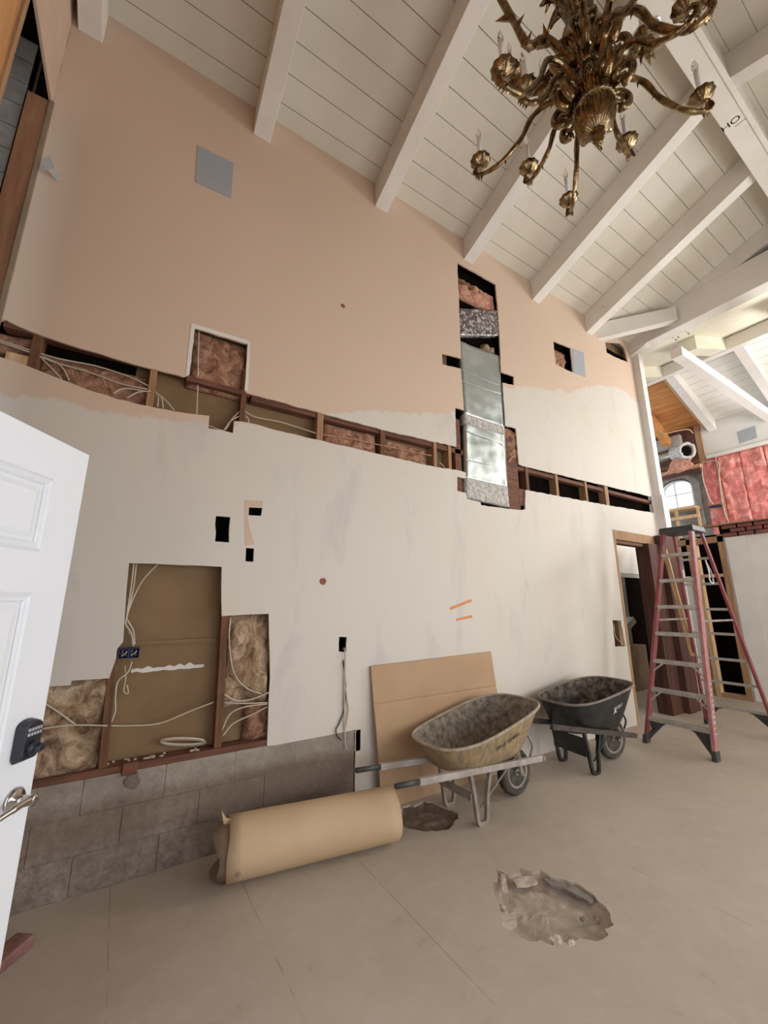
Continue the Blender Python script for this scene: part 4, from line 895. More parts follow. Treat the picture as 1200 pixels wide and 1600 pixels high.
# spiral duct with torn flexible end and hanging scrap of insulation
XD = 10.9
a0 = U(1014, 722, XD); a1 = U(1056, 709, XD); a2 = U(1077, 703, XD-0.25)
sd = empty('spiral_duct', a1, 'round galvanised duct with a torn insulated flexible end below the orange planks', 'duct')
MB().tube([a0+Vector((0.0, 0.5, -0.05)), a0, a1], 0.10, 18).build('metal_pipe', 'galvanised', sd, smooth=True)
dm = (a2-a1).normalized(); sidev = dm.cross(Vector((0, 0, 1))).normalized(); upv = sidev.cross(dm)
mb = MB(); rings = []
for j in range(12):
    t = j/11; rr = 0.115+0.05*t+0.015*sin(t*9); ring = []
    for k in range(24):
        a = 2*pi*k/24; q = rr*(1+0.18*noise.noise(Vector((cos(a)*2, sin(a)*2, t*4))))
        e_ = 0.04*noise.noise(Vector((cos(a)*4, sin(a)*4, 7))) if j == 11 else 0
        ring.append(mb.v(a1.lerp(a2, t)-dm*0.05+dm*e_+sidev*cos(a)*q+upv*sin(a)*q))
    rings.append(ring)
for p_, q_ in zip(rings, rings[1:]):
    for k in range(24): mb.face([p_[k], p_[(k+1) % 24], q_[(k+1) % 24], q_[k]])
mb.build('flexible_end', 'duct_sealant', sd, smooth=True, solid=0.06, label='dirty white insulated flexible end')
MB().lathe([(0.12, 0), (0.11, 0.03)], a2-dm*0.12, 20, dm.to_track_quat('Z', 'Y').to_matrix().to_4x4()).build('mouth_shade_disc', 'shade_and_joint_black', sd)  # black disc stands in for the shaded inside of the duct
chunk(U(1062, 727, XD-0.15), (0.08, 0.24, 0.17), 'insulation_peach', 'torn scrap of pink insulation hanging under the flexible duct end', 6, name='insulation_scrap', cat='insulation')

# room behind the doorway
MB().box((4.9, 2.6, 0), (8.5, 2.7, 4.6)).build('wall_back_room', 'drywall_white', kind='structure')
MB().box((5.0, 0.2, 0), (5.1, 2.6, 4.0)).build('wall_back_room', 'shade_and_joint_black', kind='structure')
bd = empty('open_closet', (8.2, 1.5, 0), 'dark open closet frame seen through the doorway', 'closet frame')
MB().box((7.05, 1.30, 0), (9.6, 1.36, 1.98)).build('closet_shade_panel', 'shade_and_joint_black', bd)  # closet's unlit inside painted as a wide black panel
MB().box((7.0, 1.24, 1.98), (8.7, 1.34, 2.05)).build('head', 'door_grey', bd)
MB().box((7.0, 1.22, 0), (7.06, 1.34, 2.0)).build('jamb', 'post_wood', bd)
MB().box((7.28, 1.22, 0), (7.33, 1.30, 2.0)).build('jamb', 'post_wood', bd)
MB().box((7.62, 1.18, 0.35), (8.02, 1.215, 1.97)).build('door_slab', 'slab_dark', label='grey door slab standing inside the dark closet seen through the doorway', cat='door')
MB().box((7.0, 1.26, 2.06), (8.9, 1.32, 2.62)).build('wall_back_room', 'drywall_white', kind='structure')
pk = fluffy('insulation_batt', 'insulation_peach', (7.9, 1.5, 2.95), (1.6, 0.12, 0.6), 0.04, 5, seed=41, label='pink insulation glimpsed at the top of the doorway', cat='insulation')
MB().beam((6.35, 0.9, 0.62), (7.25, 0.75, 1.22), 0.11, 0.10).build('metal_channel', 'door_grey', label='grey metal channel leaning diagonally inside the doorway', cat='metal channel')
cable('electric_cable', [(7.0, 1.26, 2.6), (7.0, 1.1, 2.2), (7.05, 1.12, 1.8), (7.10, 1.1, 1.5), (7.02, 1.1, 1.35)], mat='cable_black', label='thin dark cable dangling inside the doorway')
MB().box((7.55, 1.0, 0.0), (8.1, 1.16, 0.75)).build('cardboard_box', 'cardboard_inner', label='brown box on the floor deep inside the doorway', cat='box')
MB().box((5.8, 0.5, 0.0), (6.6, 0.62, 0.10)).build('floor_timber', 'post_wood', label='dark timber lying on the floor just inside the doorway', cat='timber')

# ------------------------------------------------------------------ white open door with lock
def door():
    e = empty('open_door', (-0.43, -1.59, 0.0), 'open white six panel door at the left edge with black keypad lock', 'door')
    E_ = Vector((-0.19, -1.2, 0)); D = Vector((-0.5285, -0.849, 0)); nrm = Vector((0.849, -0.5285, 0))   # D: from free edge to hinge, nrm: towards room
    def T(a, z, d): return E_+D*a+nrm*d+Vector((0, 0, z))
    Wd, Ht, th = 0.90, 2.03, 0.044
    mb = MB(); mb.hexa([T(0, 0.012, -th), T(0, 0.012, 0), T(Wd, 0.012, 0), T(Wd, 0.012, -th)], [T(0, Ht, -th), T(0, Ht, 0), T(Wd, Ht, 0), T(Wd, Ht, -th)])
    mb.build('door_leaf', 'door_white', e, bevel=0.002)
    rows = [(1.655, 1.895), (0.94, 1.53), (0.20, 0.80)]
    for (z0, z1) in rows:
        for (a0, a1) in ((0.135, 0.40), (0.50, 0.765)):
            mb = MB()
            def frame(i, o_, d0, d1):
                A = [(a0+o_, z0+o_), (a1-o_, z0+o_), (a1-o_, z1-o_), (a0+o_, z1-o_)]; Bq = [(a0+i, z0+i), (a1-i, z0+i), (a1-i, z1-i), (a0+i, z1-i)]
                va = [mb.v(T(a, z, d0)) for a, z in A]; vb = [mb.v(T(a, z, d1)) for a, z in Bq]
                for k in range(4): mb.face([va[k], va[(k+1) % 4], vb[(k+1) % 4], vb[k]])
                return vb
            frame(0.008, 0.0, 0.0005, 0.007); frame(0.016, 0.008, 0.007, 0.002); frame(0.024, 0.016, 0.002, 0.006); frame(0.030, 0.024, 0.006, 0.0008)
            frame(0.058, 0.042, 0.0008, 0.007)
            mb.face([mb.v(T(a, z, 0.007)) for a, z in ((a0+0.058, z0+0.058), (a1-0.058, z0+0.058), (a1-0.058, z1-0.058), (a0+0.058, z1-0.058))])
            mb.build('raised_panel', 'door_white', e)
    # keypad deadbolt
    k = empty('keypad_lock', T(0.062, 1.04, 0)); del WL[k]; bpy.data.objects.remove(k)
    def prof(pts, d0, d1, name, mat, parent, bv=0.004, sc=1.0):
        mb = MB(); mb.hexa if False else None
        a = [mb.v(T(x, z, d0)) for x, z in pts]; ca = sum(x for x, z in pts)/len(pts); cz = sum(z for x, z in pts)/len(pts)
        b = [mb.v(T(ca+(x-ca)*sc, cz+(z-cz)*sc, d1)) for x, z in pts]; n = len(pts)
        mb.face(a); mb.face(b[::-1])
        for i in range(n): mb.face([a[i], b[i], b[(i+1) % n], a[(i+1) % n]])
        return mb.build(name, mat, parent, bevel=bv)
    ca = 0.066
    out = [(ca-0.036, 1.05), (ca-0.036, 1.135)] + [(ca-0.036*cos(t), 1.135+0.022*sin(t)) for t in [j/8*pi for j in range(1, 8)]] + [(ca+0.036, 1.135), (ca+0.036, 1.05), (ca+0.026, 1.035), (ca-0.026, 1.035)]
    lk = prof(out, 0.0, 0.030, 'keypad_lock', 'lock_black', e, sc=0.86)
    for r_ in range(2):
        for c_ in range(5):
            a = ca-0.020+c_*0.010; z = 1.128-r_*0.013
            prof([(a-0.0034, z-0.0042), (a+0.0034, z-0.0042), (a+0.0034, z+0.0042), (a-0.0034, z+0.0042)], 0.029, 0.033, 'keypad_button', 'key_grey', lk, 0.0)
    M = Matrix((( *[D.x, 0, nrm.x], 0), (D.y, 0, nrm.y, 0), (0, 1, 0, 0), (0, 0, 0, 1)))
    MB().lathe([(0.021, 0.028), (0.021, 0.040), (0.015, 0.046)], T(ca, 1.075, 0), 20, M).build('cylinder_ring', 'lock_black', lk, smooth=False)
    prof([(ca-0.012, 1.068), (ca+0.012, 1.064), (ca+0.012, 1.082), (ca-0.012, 1.086)], 0.040, 0.062, 'thumb_turn', 'lock_black', lk, 0.003)
    # lever handle
    hc = T(0.062, 0.935, 0)
    MB().lathe([(0.033, 0.0), (0.033, 0.006), (0.027, 0.013), (0.014, 0.017), (0.012, 0.045), (0.016, 0.05), (0.016, 0.062), (0.010, 0.066)], hc, 28, M).build('lever_rose', 'nickel', e, smooth=True)
    MB().tube(spline([T(0.062, 0.935, 0.052), T(0.095, 0.940, 0.056), T(0.135, 0.936, 0.056), T(0.175, 0.928, 0.048), T(0.185, 0.925, 0.040)], 6), [0.012]*6+[0.010]*6+[0.008]*6+[0.007]*7, 12).build('lever', 'nickel', e, smooth=True)
    MB().box((0, 0, 0), (0.001, 0.001, 0.001)).bm.free()
    mb = MB(); mb.hexa([T(-0.001, 1.02, -0.036), T(-0.001, 1.02, -0.010), T(-0.0005, 1.02, -0.010), T(-0.0005, 1.02, -0.036)], [T(-0.001, 1.10, -0.036), T(-0.001, 1.10, -0.010), T(-0.0005, 1.10, -0.010), T(-0.0005, 1.10, -0.036)]); mb.build('latch_plate', 'nickel', e)
    for z in (0.25, 1.0, 1.8):
        MB().tube([T(Wd+0.004, z-0.045, 0.0), T(Wd+0.004, z+0.045, 0.0)], 0.007, 10).build('hinge', 'nickel', e, smooth=True)
door()

# ------------------------------------------------------------------ leaning cardboard sheet
cs = MB()
def csf(x, z, d=0): # lean: bottom 9 cm out, top 2 cm out
    t = z/1.0; bow = -0.012*sin(pi*min(1, max(0, (z-0.1)/0.65)))
    return Vector((x-0.05*t*0+(1-t)*0.06, -0.095+0.07*t+bow+d, z))
zz = [0.0, 0.12, 0.24, 0.255, 0.265, 0.4, 0.55, 0.70, 0.715, 0.73, 0.85, 1.0]
zo = {0.255: 0.006, 0.715: 0.007}
rows = []
for z in zz:
    row = []
    for k in range(13):
        x = 1.70+1.36*k/12; zk = z+(0.03*(k/12) if z == 1.0 else 0.0)
        row.append((csf(x, zk, zo.get(z, 0)), csf(x, zk, zo.get(z, 0)+0.016)))
    rows.append(row)
fr_ = [[cs.v(a) for a, b in r] for r in rows]; bk_ = [[cs.v(b) for a, b in r] for r in rows]
for G in (fr_, bk_):
    for j in range(len(G)-1):
        for i in range(12): cs.face([G[j][i], G[j][i+1], G[j+1][i+1], G[j+1][i]])
for j in range(len(fr_)-1):
    for i in (0, 12): cs.face([fr_[j][i], fr_[j+1][i], bk_[j+1][i], bk_[j][i]])
for i in range(12):
    for j in (0, len(fr_)-1): cs.face([fr_[j][i], fr_[j][i+1], bk_[j][i+1], bk_[j][i]])
cs.build('cardboard_sheet', 'cardboard', label='large flat brown cardboard sheet leaning on the white wall behind the yellow wheelbarrow', cat='cardboard')

# ------------------------------------------------------------------ cardboard roll
def roll():
    e = empty('cardboard_roll', (1.12, -0.36, 0.0), 'fat roll of pale brown cardboard lying on the floor in front of the block wall', 'cardboard roll')
    A0 = Vector((0.62, -0.275, 0)); A1 = Vector((1.60, -0.435, 0)); ax = (A1-A0).normalized(); nr = Vector((ax.y, -ax.x, 0))  # nr: towards camera
    def sect(t0, t1, n, r0, r1, x0, x1, name, mat, lab=None, rag=0.0):
        mb = MB()
        def fn(u, v):
            t = t0+(t1-t0)*u; r = r0+(r1-r0)*u
            s = x0+(x1-x0)*v
            if v < 0.01: s += rag*noise.noise(Vector((t*1.3, r0*9, 1)))
            if v > 0.99: s -= rag*0.3*noise.noise(Vector((t*2, r0*9, 4)))
            k = 1.0-0.04*v
            yy = cos(t)*r*1.0*k; zz_ = sin(t)*r*0.93*k
            return A0+ax*s+nr*yy+Vector((0, 0, max(0.006, 0.152+zz_)))
        mb.grid(fn, n, 14)
        return mb.build(name, mat, e, smooth=True, solid=0.005, label=lab)
    L0 = (A1-A0).length+0.03
    sect(-0.50*pi, 1.15*pi, 60, 0.163, 0.160, 0.0, L0, 'outer_layer', 'cardboard_pale', rag=0.015)
    sect(1.1*pi, 2.6*pi, 50, 0.150, 0.138, -0.045, L0-0.02, 'inner_layer', 'cardboard_inner', rag=0.07)
    sect(0.5*pi, 2.4*pi, 60, 0.128, 0.112, -0.02, L0-0.03, 'inner_layer', 'cardboard_inner', rag=0.03)
    sect(0.4*pi, 2.3*pi, 60, 0.100, 0.086, -0.01, L0-0.03, 'inner_layer', 'cardboard_inner', rag=0.03)
    # torn tuft at the upper left corner
    c = A0+Vector((0, 0, 0.30))+nr*0.02
    MB().prism([c+ax*0.03, c+ax*0.02+Vector((0, 0, -0.04)), c-ax*0.02+Vector((0, 0, -0.03)), c-ax*0.04+Vector((0, 0.0, 0.055)), c-ax*0.01+Vector((0, 0, 0.01))], nr*0.003).build('torn_corner', 'cardboard_pale', e)
    c = A0+ax*0.055+nr*0.152+Vector((0, 0, 0.085))
    Mx = Matrix(((ax.x, 0, nr.x, 0), (ax.y, 0, nr.y, 0), (0, 1, 0, 0), (0, 0, 0, 1)))
    MB().lathe([(0.012, 0.0), (0.014, 0.004), (0.009, 0.006)], A0+ax*0.06+nr*0.1535+Vector((0, 0, 0.095)), 12, Mx).build('stain_disc', 'cardboard_inner', e, label='small round brown mark')
roll()

# ------------------------------------------------------------------ wheelbarrows
def barrow(name, label, O, yaw, k, tray_m, in_m, rim_m, rail_m, leg_m, rail, tray, legx, wheel, txt=None, wood=False, brace=0.05):
    """local frame: x forward to the wheel, y to the left (far side), origin at wheel contact; k scale"""
    R = Matrix.Translation(Vector(O)) @ Matrix.Rotation(yaw, 4, 'Z') @ Matrix.Scale(k, 4)
    e = empty(name, O, label, 'wheelbarrow')
    T = lambda x, y, z: R @ Vector((x, y, z))
    xr, xf, zr, zf, zb, w = tray                         # rear x, front x, rear rim z, front rim z, bottom z, half width
    def half(v):                                          # centre, half length, half width at height fraction v
        a = xr+(1-v)*0.105; b = xf-(1-v)*0.20
        return (a+b)/2, (b-a)/2, w*(0.66+0.34*v**0.75)
    def top(x):
        t = (x-xr)/(xf-xr); t = min(1, max(0, t)); s = t*t*(3-2*t); return zr+(zf-zr)*(0.35*t+0.65*s)
    def surf(th, v, grow=0.0):
        cx, a, b = half(v); n = 3.4
        c, s = cos(th), sin(th); rr = (abs(c)**n+abs(s)**n)**(-1/n)
        bb = b*(1-0.10*c*abs(c)) if c > 0 else b*(1.0-0.10*c*c)
        x = cx+(a+grow)*rr*c; y = (bb+grow)*rr*s
        return x, y, zb+v*(top(x)-zb)
    def shell(mat, nm, grow, par, flip=False):
        mb = MB(); n = 48; V = []
        for j in range(10):
            v = j/9; V.append([mb.v(T(*surf(2*pi*i/n, v, grow))) for i in range(n)])
        for j in range(9):
            for i in range(n): mb.face([V[j][i], V[j][(i+1) % n], V[j+1][(i+1) % n], V[j+1][i]])
        cen = []
        for f in (0.6, 0.25):
            ring = []
            for i in range(n):
                x, y, z = surf(2*pi*i/n, 0, grow); cx = half(0)[0]; ring.append(mb.v(T(cx+(x-cx)*f, y*f, z-0.018*(1-f)+grow)))
            cen.append(ring)
        prev = V[0]
        for ring in cen:
            for i in range(n): mb.face([prev[i], prev[(i+1) % n], ring[(i+1) % n], ring[i]])
            prev = ring
        mb.face(prev)
        return mb.build(nm, mat, par, smooth=True)
    tr = shell(tray_m, 'tray', 0.0, e)
    shell(in_m, 'tray_lining', -0.006, tr)
    MB().tube([T(*[q+d for q, d in zip(surf(2*pi*i/64, 1.0, 0.006), (0, 0, 0.0))]) for i in range(64)], 0.011*k, 8, closed=True).build('rolled_rim', rim_m, tr, smooth=True)
    # rails / handles
    for s, (pr, pf) in zip((-1, 1), rail):
        if wood:
            MB().beam(T(*pr), T(*pf), 0.034*k, 0.042*k).build('handle', rail_m, e, bevel=0.004)
        else:
            mid = [pr[i]+(pf[i]-pr[i])*0.12 for i in range(3)]
            h = MB().beam(T(*mid), T(*pf), 0.036*k, 0.042*k).build('handle', rail_m, e, bevel=0.006)
            MB().tube([T(*pr), T(*[pr[i]+(pf[i]-pr[i])*0.13 for i in range(3)])], 0.016*k, 12).build('grip', 'plastic_black', h, smooth=True)
            pin = [pf[0]-0.02, pf[1], pf[2]]
            MB().box((0, 0, 0), (0.03, 0.05, 0.03), R @ Matrix.Translation(Vector((pf[0]-0.01, pf[1]-0.025, pf[2]-0.015)))).build('end_bracket', 'steel_dusty', h)
    # legs: flat steel bars bent into a narrow U
    for s in (-1, 1):
        y = legx[3]*s; zt = legx[4]
        pts = spline([(legx[0], y, zt), (legx[0]+0.035, y, 0.19), (legx[1]-0.035, y, 0.035), (legx[1]+0.005, y, 0.013), (legx[1]+0.05, y, 0.03), (legx[2]-0.055, y, 0.19), (legx[2], y, zt)], 6)
        mb = MB(); hw = 0.013; n = len(pts); ra = []
        for i, p in enumerate(pts):
            t = (pts[min(i+1, n-1)]-pts[max(i-1, 0)]).normalized(); q = Vector((t.z, 0, -t.x))*0.013
            ra.append([mb.v(T(*(p+q+Vector((0, -hw, 0))))), mb.v(T(*(p+q+Vector((0, hw, 0))))), mb.v(T(*(p-q+Vector((0, hw, 0))))), mb.v(T(*(p-q+Vector((0, -hw, 0)))))])
        for i in range(n-1):
            for m in range(4): mb.face([ra[i][m], ra[i][(m+1) % 4], ra[i+1][(m+1) % 4], ra[i+1][m]])
        mb.face(ra[0]); mb.face(ra[-1]); mb.build('leg', leg_m, e, smooth=False)
    MB().beam(T(legx[0]+0.01, -legx[3], 0.17+brace*0.4), T(legx[0]+0.01, legx[3], 0.17+brace*0.4), 0.012, brace).build('cross_brace', leg_m, e)
    MB().tube([T(legx[1]+0.02, -legx[3]+0.02, 0.10), T(-0.02, -0.05, 0.30)], 0.006, 6).build('stay_rod', leg_m, e)
    # wheel
    wr = wheel; wc = (0, 0, wr)
    we = empty('wheel', T(*wc)); we.parent = e; we.location = T(*wc)-WL[e]; we['label'] = 'pneumatic tyre wheel'; del we['label']
    My = Matrix.Rotation(yaw, 4, 'Z') @ Matrix.Rotation(pi/2, 4, 'X')
    tp = [(wr-0.055, -0.034), (wr-0.03, -0.042), (wr-0.012, -0.036), (wr-0.002, -0.018), (wr, 0), (wr-0.002, 0.018), (wr-0.012, 0.036), (wr-0.03, 0.042), (wr-0.055, 0.034)]
    MB().lathe([(a*k, b*k) for a, b in tp], T(*wc), 40, My, flute=20, famp=0.012).build('tyre', 'rubber', we, smooth=True)
    MB().lathe([(a*k, b*k) for a, b in [(0.02, -0.035), (0.04, -0.028), (wr-0.085, -0.010), (wr-0.07, -0.037), (wr-0.054, -0.040), (wr-0.054, 0.040), (wr-0.07, 0.037), (wr-0.085, 0.010), (0.04, 0.028), (0.02, 0.035)]], T(*wc), 32, My).build('wheel_rim', 'steel_dusty', we, smooth=True)
    MB().tube([T(0, -0.10, wr), T(0, 0.10, wr)], 0.010*k, 10).build('axle', 'steel_dusty', we, smooth=True)
    for s in (-1, 1):
        MB().beam(T(0, 0.085*s, wr-0.005), T(-0.05, 0.09*s, zb+0.01), 0.008, 0.035, (1, 0, 0)).build('wheel_bracket', leg_m, e)
    MB().tube(spline([T(0.10, -0.09, 0.28), T(0.15, -0.08, 0.36), T(0.13, 0, 0.47), T(0.15, 0.08, 0.36), T(0.10, 0.09, 0.28)], 5), 0.009*k, 8).build('tray_brace', leg_m, e, smooth=True)
    if txt:
        s_, size, xc, zc, mt, lb, rot = txt
        def M(c):
            q = Vector((c.x*cos(rot)-c.y*sin(rot), c.x*sin(rot)+c.y*cos(rot)))
            x = xc+q.x; z = zc+q.y
            v = (z-zb)/(top(x)-zb); cx, a, b = half(min(1, max(0, v))); n = 3.4
            cc = (x-cx)/a; bb = b*(1-0.10*cc*cc)
            y = -bb*max(0.0, 1-abs(cc)**n)**(1/n)
            return T(x, y-0.004-c.z, z)
        text_mesh(s_, size, M, 'lettering', mt, tr, 0.0006)
    return e, T, surf, tr

b1 = barrow('wheelbarrow', 'dirty yellow wheelbarrow caked in cement in front of the cardboard sheet', (2.80, -0.445, 0.0), radians(2), 1.0,
    'tray_yellow', 'tray_yellow_inside', 'rim_dusty', 'rail_grey', 'steel_dusty',
    [((-1.34, -0.235, 0.435), (0.14, -0.17, 0.285)), ((-1.40, 0.13, 0.42), (0.14, 0.13, 0.285))],
    (-0.92, 0.16, 0.53, 0.70, 0.365, 0.30), (-0.66, -0.565, -0.44, 0.165, 0.36), 0.17, ('TRUE TEMPER', 0.043, -0.36, 0.515, 'text_dark', '', radians(14)))
b2 = barrow('wheelbarrow', 'black wheelbarrow with wooden handles standing by the doorway', (4.22, -0.44, 0.0), radians(-5), 1.0,
    'tray_black', 'tray_black_inside', 'rim_black', 'wood_handle', 'tray_black',
    [((-1.06, -0.23, 0.475), (0.10, -0.20, 0.245)), ((-1.30, 0.17, 0.48), (0.10, 0.16, 0.245))],
    (-0.78, 0.20, 0.60, 0.715, 0.34, 0.29), (-0.60, -0.50, -0.38, 0.175, 0.36), 0.19, ('HUSKY', 0.045, -0.20, 0.545, 'text_white', '', radians(10)), wood=True, brace=0.15)
# emblem in front of the lettering on the black tray: small open triangle
e, T, surf, tr = b2
MB().prism([T(-0.320, -0.288, 0.500), T(-0.288, -0.288, 0.545), T(-0.275, -0.288, 0.512), T(-0.298, -0.288, 0.518)], Vector((0, -0.004, 0))).build('emblem', 'text_white', tr)

# ------------------------------------------------------------------ step ladder
def ladder():
    H = 2.36
    e = empty('step_ladder', (5.6, -0.75, 0.0), 'tall red fibreglass step ladder with aluminium steps standing by the doorway', 'ladder')
    fl0 = Vector((5.0, -0.38, 0)); fr0 = Vector((5.0, -1.01, 0)); fl1 = Vector((5.50, -0.66, H)); fr1 = Vector((5.50, -0.95, H))
    rl0 = Vector((6.40, -0.43, 0)); rr0 = Vector((6.42, -1.10, 0)); rl1 = Vector((5.74, -0.67, H)); rr1 = Vector((5.74, -0.95, H))
    def rail(p, q, wd, dp, mat, lab=None):
        mb = MB(); d = (q-p).normalized(); mb.beam(p, q, wd, dp, (1, 0, 0)); return mb.build('rail', mat, e, bevel=0.004, label=lab)
    p0 = 0.05/H
    rail(fl0.lerp(fl1, p0), fl1, 0.032, 0.075, 'ladder_red'); rail(fr0.lerp(fr1, p0), fr1, 0.036, 0.082, 'ladder_pink', 'faded pink front rail with worn white lettering')
    rail(rl0.lerp(rl1, p0), rl1, 0.028, 0.050, 'ladder_red'); rail(rr0.lerp(rr1, p0), rr1, 0.028, 0.050, 'ladder_red')
    # worn vertical lettering on near rail
    dd = (fr1-fr0).normalized()
    xax = Vector((0.5/H*0, -0.0, 0))
    for k, ch in enumerate('FIBERGLASS'):
        c = fr0.lerp(fr1, 0.10+k*0.021)
        nrm = Vector((0.0, -1.0, 0.0)); up = dd; xx = Vector((1, 0, 0))
        text_mesh(ch, 0.055, lambda q, c=c: c+Vector((0.005, -0.0195, 0))+dd*(-q.x)*-1.0+Vector((1, 0, 0))*(-q.y)+Vector((0, -q.z, 0)), 'lettering', 'text_white', e)
    # cap
    mb = MB(); mb.hexa([(5.44, -0.62, H-0.045), (5.44, -0.99, H-0.045), (5.80, -0.99, H-0.045), (5.80, -0.62, H-0.045)], [(5.45, -0.63, H+0.03), (5.45, -0.98, H+0.03), (5.79, -0.98, H+0.03), (5.79, -0.63, H+0.03)])
    mb.build('top_cap', 'plastic_black', e, bevel=0.012)
    # steps
    for k in range(7):
        z = 0.25+0.30*k; t = z/H; a = fl0.lerp(fl1, t); b = fr0.lerp(fr1, t)
        s = MB().beam(a+Vector((0.0, -0.014, 0)), b+Vector((0.0, 0.014, 0)), 0.082, 0.040).build('step', 'aluminium', e, bevel=0.004)
        for m in (0.3, 0.7):
            c = a.lerp(b, m); MB().lathe([(0.007, 0), (0.006, 0.004)], c+Vector((-0.040, 0, 0)), 8, Matrix.Rotation(-pi/2, 4, 'Y')).build('rivet', 'steel_dusty', s)
        # diagonal braces
        if k < 3 or k > 3:
            for q, sg, o0, o1 in ((a, -1, fl0, fl1), (b, 1, fr0, fr1)):
                ln = (0.16 if k in (0,) else 0.12 if k < 3 else 0.05)
                if k == 0: continue
                p = q+Vector((-0.02, sg*ln, -0.008)); w_ = o0.lerp(o1, (z-ln*0.9)/H)+Vector((-0.02, sg*0.016, 0))
                MB().beam(p, w_, 0.016, 0.006, (1, 0, 0)).build('step_brace', 'aluminium', s)
    # bottom gussets and feet
    for o0, o1, sg in ((fl0, fl1, -1), (fr0, fr1, 1)):
        a = o0.lerp(o1, 0.235/H); f = o0.lerp(o1, 0.07/H)
        inn = Vector((0, sg*1.0, 0))
        MB().prism([a+inn*0.02+Vector((-0.02, 0, 0)), a+inn*0.20+Vector((-0.02, 0, 0)), a+inn*0.15+Vector((-0.02, 0, -0.03)), f+inn*0.03+Vector((-0.02, 0, -0.03)), f+inn*0.012+Vector((-0.02, 0, 0.02)), a+inn*0.03+Vector((-0.02, 0, -0.09))], (0.006, 0, 0)).build('foot_gusset', 'plastic_black', e)
        MB().hexa([o0+Vector((-0.045, -0.024, 0)), o0+Vector((-0.045, 0.024, 0)), o0+Vector((0.045, 0.024, 0)), o0+Vector((0.045, -0.024, 0))], [f+Vector((-0.045, -0.022, 0.02)), f+Vector((-0.045, 0.022, 0.02)), f+Vector((0.045, 0.022, 0.02)), f+Vector((0.045, -0.022, 0.02))]).build('foot', 'plastic_black', e, bevel=0.006)
    for o0, o1, sg in ((rl0, rl1, -1), (rr0, rr1, 1)):
        a = o0.lerp(o1, 0.24/H); f = o0.lerp(o1, 0.05/H); inn = Vector((0, sg*1.0, 0))
        MB().prism([a+inn*0.02, a+inn*0.22, a+inn*0.15+Vector((0, 0, -0.025)), f+inn*0.015], (0.006, 0, 0)).build('foot_gusset', 'plastic_black', e)
        MB().hexa([o0+Vector((-0.03, -0.02, 0)), o0+Vector((-0.03, 0.02, 0)), o0+Vector((0.03, 0.02, 0)), o0+Vector((0.03, -0.02, 0))], [f+Vector((-0.03, -0.018, 0.02)), f+Vector((-0.03, 0.018, 0.02)), f+Vector((0.03, 0.018, 0.02)), f+Vector((0.03, -0.018, 0.02))]).build('foot', 'plastic_black', e, bevel=0.005)
    for z in (0.25, 0.55, 0.83, 1.13, 1.42, 1.72, 2.02):
        t = z/H; a = rl0.lerp(rl1, t); b = rr0.lerp(rr1, t)
        MB().beam(a, b, 0.018, 0.030).build('rear_bar', 'aluminium', e, bevel=0.003)
    # spreaders
    for f0, f1, r0, r1, in ((fl0, fl1, rl0, rl1), (fr0, fr1, rr0, rr1)):
        z = 1.30; a = f0.lerp(f1, z/H); b = r0.lerp(r1, z/H)
        MB().beam(a, b, 0.008, 0.022).build('spreader_bar', 'steel_dusty', e)
    return e
ladder()
# rope coil hanging on the ladder, timber leaning behind it
MB().beam((6.15, -0.50, 0.84), (5.92, -0.46, 2.18), 0.05, 0.03, (1, 0, 0)).build('timber_batten', 'stud_light', label='long pale timber batten standing behind the ladder steps', cat='timber')
cable('rope_loop', [(5.80, -0.93, 2.0), (5.84, -0.93, 1.86), (5.82, -0.93, 1.76), (5.87, -0.94, 1.72), (5.92, -0.93, 1.78), (5.90, -0.93, 1.86), (5.83, -0.92, 1.98)], mat='candle_white', r=0.007, label='white loop of cord hanging at the rear of the ladder', cat='cord')

# ------------------------------------------------------------------ brick scrap at the lower left
def scrap():
    a = onZ(-35, 1540); b = onZ(38, 1478); d = (b-a).normalized(); 
    MB().beam(a+Vector((0, 0, 0.026)), b+Vector((0, 0, 0.026)), 0.09, 0.050).build('brick_scrap', 'brick_dusty', label='dusty red brick scrap lying on the floor at the lower left corner', cat='brick', bevel=0.008)
scrap()

